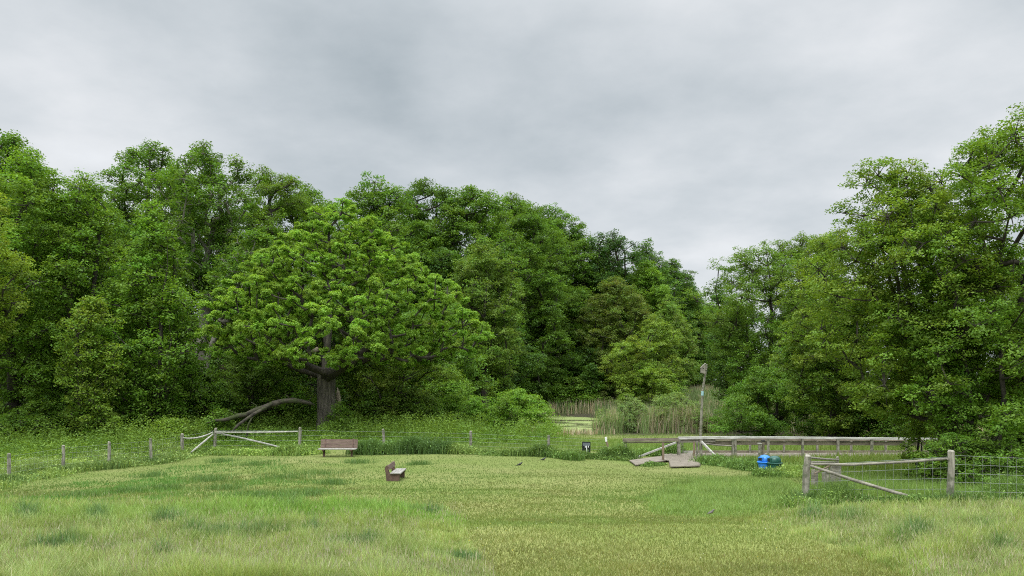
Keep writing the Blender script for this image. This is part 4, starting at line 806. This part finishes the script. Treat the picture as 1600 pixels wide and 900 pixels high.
# ------------------------------------------------------------------ boardwalk
def build_boardwalk():
    YN, YF = 39.0, 40.5; zd = -.10; b = np.array([P(1090, 700, YN)[0], YN, g1(P(1090, 700, YN)[0], YN)])
    root = thing('boardwalk', b, 'weathered wooden boardwalk with handrails and two entry ramps', 'boardwalk'); o = b
    X = lambda px, Y=YN: (px - 800) / F * Y
    def Q(x, y, z): return np.array([x, y, z]) - o
    xl, xr = X(1040), X(1500)
    # deck of cross boards
    mb = MB(); x = xl
    while x < xr: mb.box(Q(x + .07, (YN + YF) / 2, zd - .02 + RNG.normal(0, .003)), (.132, YF - YN + .1, .04)); x += .14
    mb.build('deck', M_DECK, root)
    MB().beam(Q(X(1094), YN - .07, zd - .13), Q(xr, YN - .07, zd - .13), .05, .19).build('fascia', M_RAIL, root)
    MB().beam(Q(X(1061), YF + .07, zd + .02), Q(xr, YF + .07, zd + .02), .05, .20).build('kickboard', M_RAILB, root)
    MB().beam(Q(X(1061), YF - .2, zd + .06), Q(X(1096), YF - .2, zd + .06), .05, .13).build('kickboard', M_PALE, root)
    # near rail
    zt = P(1060, 683.5, YN)[2]
    MB().beam(Q(X(1060), YN, zt - .03), Q(X(1165), YN, zt + .01), .16, .12).build('cap_rail', M_CAP, root)
    MB().beam(Q(X(1165) + .002, YN, zt + .012), Q(X(1490), YN, zt - .09), .16, .10).build('cap_rail', M_CAP, root)
    MB().beam(Q(X(1060), YN + .02, zt - .19), Q(X(1118), YN + .02, zt - .17), .05, .15).build('side_rail', M_RAIL, root)
    MB().beam(Q(X(1094), YN + .09, zt - .28), Q(xr, YN + .09, zt - .33), .05, .19).build('side_rail', M_RAILB, root)
    for px, low, wd in ((1095, .45, .14), (1144, .55, .10), (1148.5, .55, .12), (1200, .35, .11), (1254, .95, .11), (1309, .35, .12), (1362, .35, .12), (1416, .35, .12), (1470, .35, .12)):
        xx = X(px); MB().box(Q(xx, YN - .02 - .08 * (px == 1144), (zt - .08 + zd - low) / 2), (wd, .10, zt - .08 - zd + low)).build('post', M_POST, root)
    # far rail
    MB().beam(Q(X(1066, YF), YF, zt - .20), Q(xr, YF, zt - .22), .05, .16).build('side_rail', M_RAILB, root)
    for px in (1066, 1172, 1225, 1277, 1330, 1384, 1440):
        MB().box(Q(X(px, YF), YF, (zt - .28 + zd - .3) / 2), (.10, .09, zt - .28 - zd + .3)).build('post', M_POST, root)
    # entry: rail running out to the left, posts, braces
    ye = 38.9
    MB().beam(P(973, 687.5, ye) - o, P(1060, 687, ye) - o, .10, .17).build('entry_rail', M_RAILB, root)
    MB().beam(P(974, 691.8, ye + .03) - o, P(1058, 691.2, ye + .03) - o, .06, .05).build('entry_rail', M_RAILB, root)
    for px, top, bot, wd, y, m in ((977, 690, 716, .14, ye + .1, M_POST), (1060.5, 684, 716, .15, ye + .12, M_POST), (1036, 692, 724, .10, 37.0, M_BROWN), (1084.5, 690, 722, .09, 37.9, M_BROWN), (1089.5, 690, 721, .09, 38.2, M_POST)):
        p0 = P(px, bot, y) - o; p1 = P(px, top, y) - o; MB().beam(p0 - [0, 0, .1], p1, wd, wd, (0, 1, 0)).build('post', m, root)
    MB().beam(P(1056, 691.5, ye - .12) - o, P(992, 716, 37.6) - o, .07, .08).build('brace', M_PALE, root)
    MB().beam(P(1096, 690, YN - .12) - o, P(1126, 721, 37.6) - o, .08, .09).build('brace', M_PALE, root)
    MB().tube([P(1097, 692.5, YN - .11) - o, P(1120, 695.5, YN - .11) - o, P(1146, 697, YN - .11) - o], .04, 6).build('brace', M_RAIL, root)
    # ramps: one to the left, one towards the field
    def ramp(a0, a1, b0, b1, name):          # boards from edge a0-a1 (low) to edge b0-b1 (high)
        mb = MB(); a0, a1, b0, b1 = map(np.array, (a0, a1, b0, b1)); L_ = np.linalg.norm((b0 + b1 - a0 - a1) / 2); n = max(3, int(L_ / .145))
        for i in range(n):
            s = (i + .5) / n; p = a0 + (b0 - a0) * s - o; q = a1 + (b1 - a1) * s - o; mb.beam(p, q, L_ / n * .93, .045)
        return mb.build(name, M_DECK, root)
    zc = zd + .004; gz = lambda p: np.array([p[0], p[1], g1(p[0], p[1]) + .07])
    c0 = np.array([X(1040, 38.9), 38.95, zc]); c1 = np.array([X(1094, 38.9), 38.95, zc]); d0 = np.array([X(1040, 37.2), 37.0, zc - .05]); d1 = np.array([X(1092, 37.2), 37.0, zc - .05])
    f0 = gz(GP(1048, 732)); f1 = gz(GP(1093, 730.5)); ramp(f0, f1, d0 + [.12, 0, 0], d1, 'ramp')
    ramp(d0, d1, c0, c1, 'landing')
    l0 = gz(GP(984, 722)); l1 = gz(GP(994, 729)); ramp(l1, l0, d0 + [-.02, .1, 0], c0 + [-.02, -.05, 0], 'ramp')
build_boardwalk()

# ------------------------------------------------------------------ bins, stub posts, sign panel, nest box
def build_bin(name, label, base, mat, ang, ribs):
    r = thing(name, base, label, 'bin', rz=ang); r.scale = (1, 1, .79)
    prof = [(.245, 0), (.25, .04), (.285, .50), (.29, .52)]
    MB().lathe(prof, 28).build('barrel', mat, r, smooth=False)
    if ribs:
        mb = MB()
        for k in range(22):
            t = 2 * math.pi * k / 22; mb.beam((.268 * math.cos(t), .268 * math.sin(t), .05), (.296 * math.cos(t), .296 * math.sin(t), .49), .03, .02, (math.cos(t), math.sin(t), 0))
        mb.build('ribs', mat, r)
    MB().lathe([(.31, .515), (.325, .53), (.325, .57), (.30, .59), (.26, .60)], 32).build('rim', mat, r, smooth=False)
    lid = MB().lathe([(.26, .598), (.262, .66), (.255, .74), (.225, .83), (.165, .90), (.09, .935), (.02, .945)], 28).build('dome_lid', mat, r, smooth=True)
    hood = MB(); hood.box((-.215, 0, .73), (.13, .26, .20)); hood.build('hood', mat, lid, bevel=.012)
    MB().box((-.281, 0, .725), (.006, .20, .145)).build('opening', M_HOLE, lid)
    return r
gb = GX(1195, 33.2); build_bin('litter_bin', 'bright blue dome lidded bin beside the green one in the grass', gb - [0, 0, .04], M_BLUE, math.radians(28), False)
gb = GX(1210.5, 32.7); build_bin('litter_bin', 'dark green ribbed dome lidded bin in the grass', gb - [0, 0, .06], M_GREEN, math.radians(12), True)
def build_small():
    b = GX(1190, 37.6); r = thing('stub_post', b, 'pair of short grey stub posts with a dark cap behind the bins', 'post')
    MB().box((-.08, 0, .38), (.13, .13, 1.0)).build('post', M_POST, r); MB().box((.09, .05, .44), (.10, .12, 1.1)).build('post', M_RAILB, r)
    MB().box((-.09, 0, .90), (.18, .17, .05)).build('cap', M_PALE, r); MB().box((.09, .05, 1.03), (.15, .17, .10)).build('cap', M_IRON, r, bevel=.02)
    # black panel on its white post
    b = GP(916, 712); Y = b[1]; r = thing('sign_panel', b, 'small black panel with three white tabs on a thin white post', 'sign', rz=0)
    top = P(915.5, 690, Y)[2] - b[2]; bot = P(915.5, 708, Y)[2] - b[2]; hw = .215
    MB().add([(-hw, 0, bot), (hw * .96, 0, bot - .01), (hw, 0, top - .02), (-hw * .93, 0, top), (-hw, .05, bot), (hw * .96, .05, bot - .01), (hw, .05, top - .02), (-hw * .93, .05, top)],
             [(0, 1, 2, 3), (7, 6, 5, 4), (0, 4, 5, 1), (1, 5, 6, 2), (2, 6, 7, 3), (3, 7, 4, 0)]).build('panel', M_BLACK, r)
    MB().add([(-hw * .80, -.004, top - .20), (hw * .86, -.004, top - .20), (hw * .86, -.004, top - .07), (-hw * .80, -.004, top - .055), (-hw * .8, -.03, top - .2), (hw * .86, -.03, top - .2), (hw * .86, -.015, top - .07), (-hw * .8, -.015, top - .055)],
             [(4, 5, 6, 7), (0, 3, 2, 1), (0, 1, 5, 4), (1, 2, 6, 5), (2, 3, 7, 6), (3, 0, 4, 7)]).build('ledge', M_GREY, r)
    for x in (-.055, .015, .105): MB().box((x, -.045, top - .245), (.035 if x != .015 else .045, .02, .085)).build('tab', M_WHITE, r)
    MB().box((.015, -.05, (top - .29) / 2 - .1), (.04, .03, top - .29 + .2)).build('post', M_WHITE, r)
    # nest box on a tall leaning pole
    Y = 58.0; b = GX(1094.5, Y); r = thing('nest_box_pole', b, 'tall thin leaning pole carrying a grey wooden nest box', 'nest box')
    p = [P(*q, Y) - b for q in ((1094.5, 684), (1096, 650), (1097.8, 610), (1103.5, 575), (1104.5, 569))]
    pole = MB().tube(p, [.11, .10, .09, .08, .05], 9).build('pole', M_POST, r)
    MB().tube([P(1097.35, 618, Y) - b, P(1097.75, 611, Y) - b], .096, 9).build('band', M_TEAL, pole)
    a = lambda px, py, dy: np.array(P(px, py, Y) - b) + [0, dy, 0]
    f = [(1094.2, 582.5), (1100.6, 584.5), (1100.8, 568.5), (1094.4, 575)]
    mb = MB().add([a(x, y, -.30) for x, y in f] + [a(x, y, .02) for x, y in f], [(0, 1, 2, 3), (7, 6, 5, 4), (0, 4, 5, 1), (1, 5, 6, 2), (2, 6, 7, 3), (3, 7, 4, 0)])
    box = mb.build('nest_box', M_RAIL, r)
    mb = MB().add([a(1094.0, 575.1, -.33), a(1101.2, 567.9, -.33), a(1101.2, 567.9, .04), a(1094.0, 575.1, .04), a(1094.0, 574.5, -.33), a(1101.2, 567.3, -.33), a(1101.2, 567.3, .04), a(1094.0, 574.5, .04)],
             [(3, 2, 1, 0), (4, 5, 6, 7), (0, 1, 5, 4), (1, 2, 6, 5), (2, 3, 7, 6), (3, 0, 4, 7)])
    mb.build('roof', M_RAIL, box)
    MB().tube([a(1097.3, 575.5, -.303), a(1097.3, 575.5, -.297)], .05, 12).build('entrance_hole', M_HOLE, box)
    MB().box(((a(1100.8, 577, -.1) + a(1104, 577, -.1)) / 2).tolist(), (.16, .05, .10)).build('bracket', M_RAIL, r)
build_small()

# ------------------------------------------------------------------ benches
def build_benches():
    b = GP(528, 714); r = thing('park_bench', b, 'brown plank park bench facing the field in front of the weeds', 'bench')
    Lh = .89
    bk = MB()
    for k, z in enumerate((.475, .612, .749)):
        y = .24 + .045 * k; bk.beam((-Lh, y, z + .004 * k), (Lh * .997, y, z + RNG.normal(0, .003)), .04, .126, (0, .25, 1))
    bk.build('backrest', M_BENCH, r)
    st = MB()
    for k in range(3): st.box((0, -.20 + .15 * k, .385), (2 * Lh + .02, .138, .04))
    st.build('seat', M_BENCHP, r)
    for s in (-1, 1):
        x = s * .66; mb = MB(); mb.box((x, 0, .14), (.085, .10, .46)); mb.box((x, -.01, .335), (.11, .48, .055)); mb.beam((x, -.20, .33), (x, -.03, .18), .06, .05)
        mb.beam((x, .17, .34), (x, .37, .84), .07, .05, (1, 0, 0)); mb.build('leg', M_BENCHD, r)
    b = GP(620, 748.5); r = thing('park_bench', b, 'small low brown bench seen end on, out on the mown turf', 'bench'); r.scale = (.92, 1.0, .82)
    L2 = .66
    st = MB()
    for k in range(3): st.box((.06 + (k - 1) * .135, 0, .335), (.127, 2 * L2 + .12, .04))
    st.build('seat', M_BENCHP, r)
    bk = MB(); bk.beam((-.20, -L2 - .03, .58), (-.20, L2 + .03, .58), .04, .19, (-.22, 0, 1)); bk.build('backrest', M_BENCH, r)
    for s in (-1, 1):
        y = s * (L2 - .03); t = .045
        out = [(-.27, -.08), (-.22, -.08), (.20, -.08), (.20, .20), (.25, .312), (-.155, .312), (-.215, .50), (-.245, .66), (-.285, .66), (-.345, .54), (-.30, .30)]
        n = len(out); V = [(x, y - t, z) for x, z in out] + [(x, y + t, z) for x, z in out]
        mb = MB().add(V, [tuple(range(n)), tuple(range(2 * n - 1, n - 1, -1))] + [(i, n + i, n + (i + 1) % n, (i + 1) % n)[::-1] for i in range(n)])
        mb.build('end_panel', M_BENCHD, r)
build_benches()

# ------------------------------------------------------------------ birds
def build_bird(label, base, size, rz, body_m, breast_m=None, pitch=.35, beak=M_BIRD):
    r = thing('bird', base, label, 'bird', rz=rz); s = size
    cs, sn = math.cos(pitch), math.sin(pitch); R_ = lambda x, y, z: (s * (x * cs - z * sn), s * y, s * (.20 + x * sn + z * cs))
    path = [(-.62, 0, .0), (-.40, 0, -.01), (-.22, 0, 0), (-.05, 0, 0), (.10, 0, .01), (.22, 0, .05), (.30, 0, .10), (.38, 0, .13), (.44, 0, .13)]
    rad = [.030, .035, .075, .125, .130, .095, .072, .062, .02]
    mb = MB().tube([R_(*p) for p in path], [k * s for k in rad], 10); bd = mb.build('body', body_m, r, smooth=True)
    MB().tube([R_(.43, 0, .13), R_(.53, 0, .12)], [.02 * s, .003 * s], 6).build('beak', beak, r)
    for y in (-.05, .05): MB().tube([(.02 * s, y * s, .14 * s), (.03 * s, y * s, .06 * s), (.06 * s, y * s, -.02 * s)], .009 * s, 5).build('leg', beak, r)
    for y in (-1, 1): MB().tube([R_(.16, y * .09, .04), R_(0, y * .125, .03), R_(-.2, y * .09, .02), R_(-.36, y * .04, .02)], [.02 * s, .055 * s, .045 * s, .01 * s], 7).build('wing', body_m, r, smooth=True)
    if breast_m: MB().tube([R_(-.05, 0, -.05), R_(.10, 0, -.045), R_(.22, 0, .0)], [.09 * s, .105 * s, .075 * s], 9).build('breast', breast_m, r, smooth=True)
    return r
build_bird('black bird standing out on the short turf with its tail low', GP(812, 728), .34, 0, M_BIRD)
build_bird('black bird half hidden at the edge of the dark fence grass', GP(849, 719.5), .32, .3, M_BIRD, pitch=.2)
build_bird('brown and rust coloured robin at the edge of the unmown patch', GP(1110, 805), .24, 0, M_ROBB, M_ROBR, pitch=.4, beak=M_BEAK)
